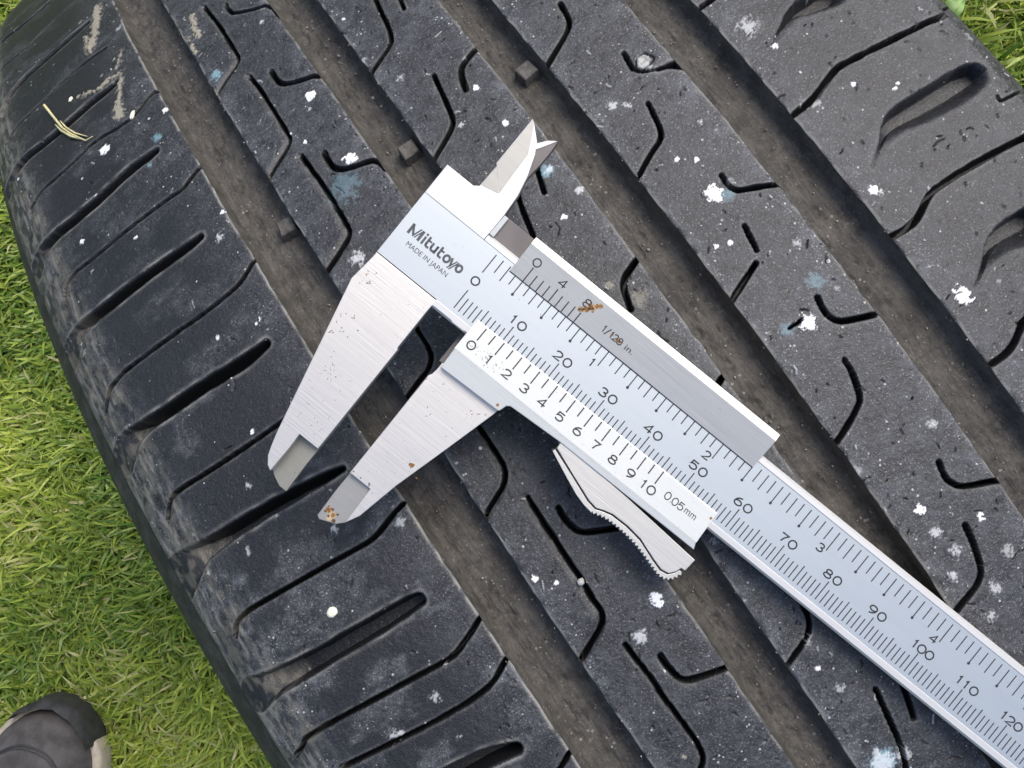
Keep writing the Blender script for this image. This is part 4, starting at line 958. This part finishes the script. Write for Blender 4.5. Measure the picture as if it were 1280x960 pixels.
rings = [outline(.001, 0), outline(.0022, .004), outline(.0026, .019), outline(.001, .022), outline(-.004, .021)]
loft('sole', [[r[i] for r in rings] for i in range(len(rings[0]))], M_SOLE, shoe)
# toe bumper and cap seam
def surf_pt(t, a, lift=0.0):
    l, r = shoe_half(t); hgt = float(np.interp(t, [0,.006,.02,.05,.09,.14,.18,.25,.285,.29], [.012,.030,.042,.050,.058,.076,.09,.095,.09,.03])) + lift
    c, s = math.cos(a), math.sin(a)
    return (-t-.002+lift*.4, ((l if c > 0 else r)*.97+lift)*math.copysign(abs(c)**.75, c), .010 + (hgt-.010)*abs(s)**.62)
def tube_path(name, pts, rad, mat, parent, k=6):
    pts = [Vector(p) for p in pts]; V = []; 
    for i, p in enumerate(pts):
        d = (pts[min(i+1, len(pts)-1)] - pts[max(i-1, 0)]).normalized()
        a = d.cross(Vector((0,0,1)) if abs(d.z) < .9 else Vector((1,0,0))).normalized(); b_ = d.cross(a)
        rr = rad[i] if isinstance(rad, (list, tuple)) else rad
        V += [p + a*rr*math.cos(6.2832*j/k) + b_*rr*math.sin(6.2832*j/k) for j in range(k)]
    F = [(i*k+j, i*k+(j+1)%k, (i+1)*k+(j+1)%k, (i+1)*k+j) for i in range(len(pts)-1) for j in range(k)]
    me = bpy.data.meshes.new(name); me.from_pydata([tuple(v) for v in V], [], F); me.update()
    return link(name, me, mat, parent)
def toe_rim(grow, z, n=30):
    p = []
    for q in np.linspace(-1, 1, n):
        t = .020*abs(q)**1.7; l, r = shoe_half(t); y = (l if q < 0 else r); gr = grow*(1-abs(q)**5) + .001; tt = t - (gr if abs(q) < .35 else gr*.6*(1-abs(q)))
        p.append((-tt, (y+gr*(1 if y > .004 else y/.004))*(1 if q < 0 else -1), z))
    return p
rim = [toe_rim(.0045, .002), toe_rim(.0050, .014), toe_rim(.0045, .025), toe_rim(.0026, .031), toe_rim(-.001, .035)]
cap = [list(c) for c in zip(*rim)]
loft('toe_bumper', cap, M_CAPL, shoe)
tube_path('cap_seam', [surf_pt(.026 + .05*abs(math.cos(a))**2.2, a, .0003) for a in np.linspace(.25, math.pi-.25, 30)], .0009, M_CAPL, shoe)
tube_path('cap_seam', [surf_pt(.0285 + .05*abs(math.cos(a))**2.2, a, .0002) for a in np.linspace(.25, math.pi-.25, 30)], .0005, M_CAPL, shoe)
for i in range(5):
    t = .115 + .018*i; tube_path('lace', [surf_pt(t, a, .003) for a in np.linspace(1.05, math.pi-1.05, 9)], .0022, M_LACE, shoe)
# ---------------------------------------------------------------- bits lying on the tread
M_STRAW = mat_plain('dry_straw', (.55, .50, .26), .6, .15, 400)
M_PETAL = mat_plain('pale_petal', (.74, .72, .58), .6, .12, 500)
M_PEB = mat_plain('grey_grit', (.42, .41, .39), .8, .25, 900)
st = tag(empty('dry_grass_stalk'), 'forked dry grass stalk lying over a slot of the left shoulder', 'dry grass')
def lie(pts, h): return [tuple(tyre_pt(a, b_, h if not hasattr(h, '__len__') else h[i])) for i, (a, b_) in enumerate(pts)]
tube_path('stem', lie(STRAW, [1.6, 1.4, 1.1, .9, .7, .5]), [.00038,.00035,.0003,.00024,.00018,.0001], M_STRAW, st, 5)
tube_path('leaf_blade', lie(STRAW_FORK, [.6, .8, .8, .5]), [.0002,.0003,.0003,.0001], M_STRAW, st, 5)
tube_path('leaf_blade', lie([(a+1.7-.25*i, b_-.9+.5*i) for i, (a, b_) in enumerate(STRAW_FORK)], [1.0, .9, .6, .4]), [.00015,.00025,.00025,.0001], M_STRAW, st, 5)
def lump(name, w_, s_, rw, rs, h, ang, mat, seed):
    rr = random.Random(seed); bm = bmesh.new()
    bmesh.ops.create_icosphere(bm, subdivisions=2, radius=1)
    for v in bm.verts:
        k = 1 + .35*(rr.random()-.5)
        x, y, z = v.co.x*rw*k, v.co.y*rs*k, v.co.z*h*k
        X = x*math.cos(ang)-y*math.sin(ang); Y = x*math.sin(ang)+y*math.cos(ang)
        v.co = Vector(tyre_pt(w_+X, s_+Y, z + h*.6))
    me = bpy.data.meshes.new(name); bm.to_mesh(me); bm.free()
    return link(name, me, mat)
PL = [('small oval white petal just above the straw on the left shoulder', .75, .55, .8), ('cream pointed petal stuck in a thin cut below the mud smear', 1.3, .6, .9), ('pale yellow crumpled petal on the shoulder block below the jaws', 1.15, 1.0, .2)]
for i, (lab, a, b_, an) in enumerate(PL):
    tag(lump('petal', PETALS[i][0], PETALS[i][1], a, b_, .35, an, M_PETAL, i), lab, 'petal')
tag(lump('grit_stone', PETALS[3][0], PETALS[3][1], .75, .65, .5, .3, M_PEB, 9), 'small pale stone lodged in the cut below the thumb grip', 'stone')

# loose grit and crumbs of soil caught in the grooves and on the ribs
gv, gf = [], []
ico = bmesh.new(); bmesh.ops.create_icosphere(ico, subdivisions=1, radius=1); IV = np.array([v.co[:] for v in ico.verts]); IF = np.array([[v.index for v in f.verts] for f in ico.faces]); ico.free()
def crumb(w_, s_, h, r):
    R3 = rng.normal(0, 1, (3, 3)); q, _ = np.linalg.qr(R3)
    P_ = (IV*(1 + .5*(rng.random((len(IV), 1))-.5)))*np.array([1, rng.uniform(.5, 1), rng.uniform(.4, .8)])*r
    P_ = P_ @ q.T
    gv.append(tyre_pt(w_ + P_[:,0], s_ + P_[:,1], h + P_[:,2])); gf.append(IF + len(IV)*len(gf))
for k in (0, 2, 4, 6):
    for i in range(150):
        s_ = rng.uniform(-70, 165); a0 = float(edge(k, np.array([s_]))[0]); a1 = float(edge(k+1, np.array([s_]))[0])
        crumb(a0 + 1.6 + (a1-a0-3.2)*rng.beta(1.3, 1), s_, -4.8, rng.choice([.14, .2, .3, .45], p=[.45,.33,.18,.04]))
    for i in range(60):
        s_ = rng.uniform(-70, 165); a0 = float(edge(k+rng.integers(0, 2), np.array([s_]))[0])
        crumb(a0 + rng.normal(0, .3), s_, .05, rng.uniform(.08, .22))
for i in range(220): crumb(rng.uniform(-92, 88), rng.uniform(-60, 190), .08, rng.choice([.09, .13, .19], p=[.5,.35,.15]))
M_GRIT = mat_plain('soil_grit', (.23, .215, .185), .85, .5, 700)
tag(link('grit', np_mesh('grit', np.concatenate(gv), np.concatenate(gf)), M_GRIT), 'loose grit and crumbs of soil scattered over the tread', 'grit', kind='stuff')

# broad-leaved weed in the lawn behind the right shoulder
M_LEAF = mat_plain('weed_leaf', (.18, .30, .075), .5, .25, 120)
weed = tag(empty('broadleaf_weed'), 'pale green broad-leaved weed in the grass beside the right tyre shoulder', 'weed')
weed.location = (.424, .152, .002)
for i, (a, L, wd) in enumerate([(.2, .030, .008), (-.9, .028, .007), (1.3, .026, .007), (-1.9, .026, .007), (2.6, .024, .007)]):
    V = []; n = 9
    for j in range(n):
        t_ = j/(n-1); ww = wd*math.sin(math.pi*min(1, t_*.93+.05))**.7; r = .004 + L*t_; z = .014*math.sin(t_*2.2)
        for q in (-1, -.5, 0, .5, 1):
            V.append((r*math.cos(a) - q*ww*math.sin(a), r*math.sin(a) + q*ww*math.cos(a), z + .002*abs(q) + .0012*math.sin(j*1.7+i)))
    link('leaf', np_mesh('leaf', np.array(V), grid_faces(n, 5)), M_LEAF, weed)
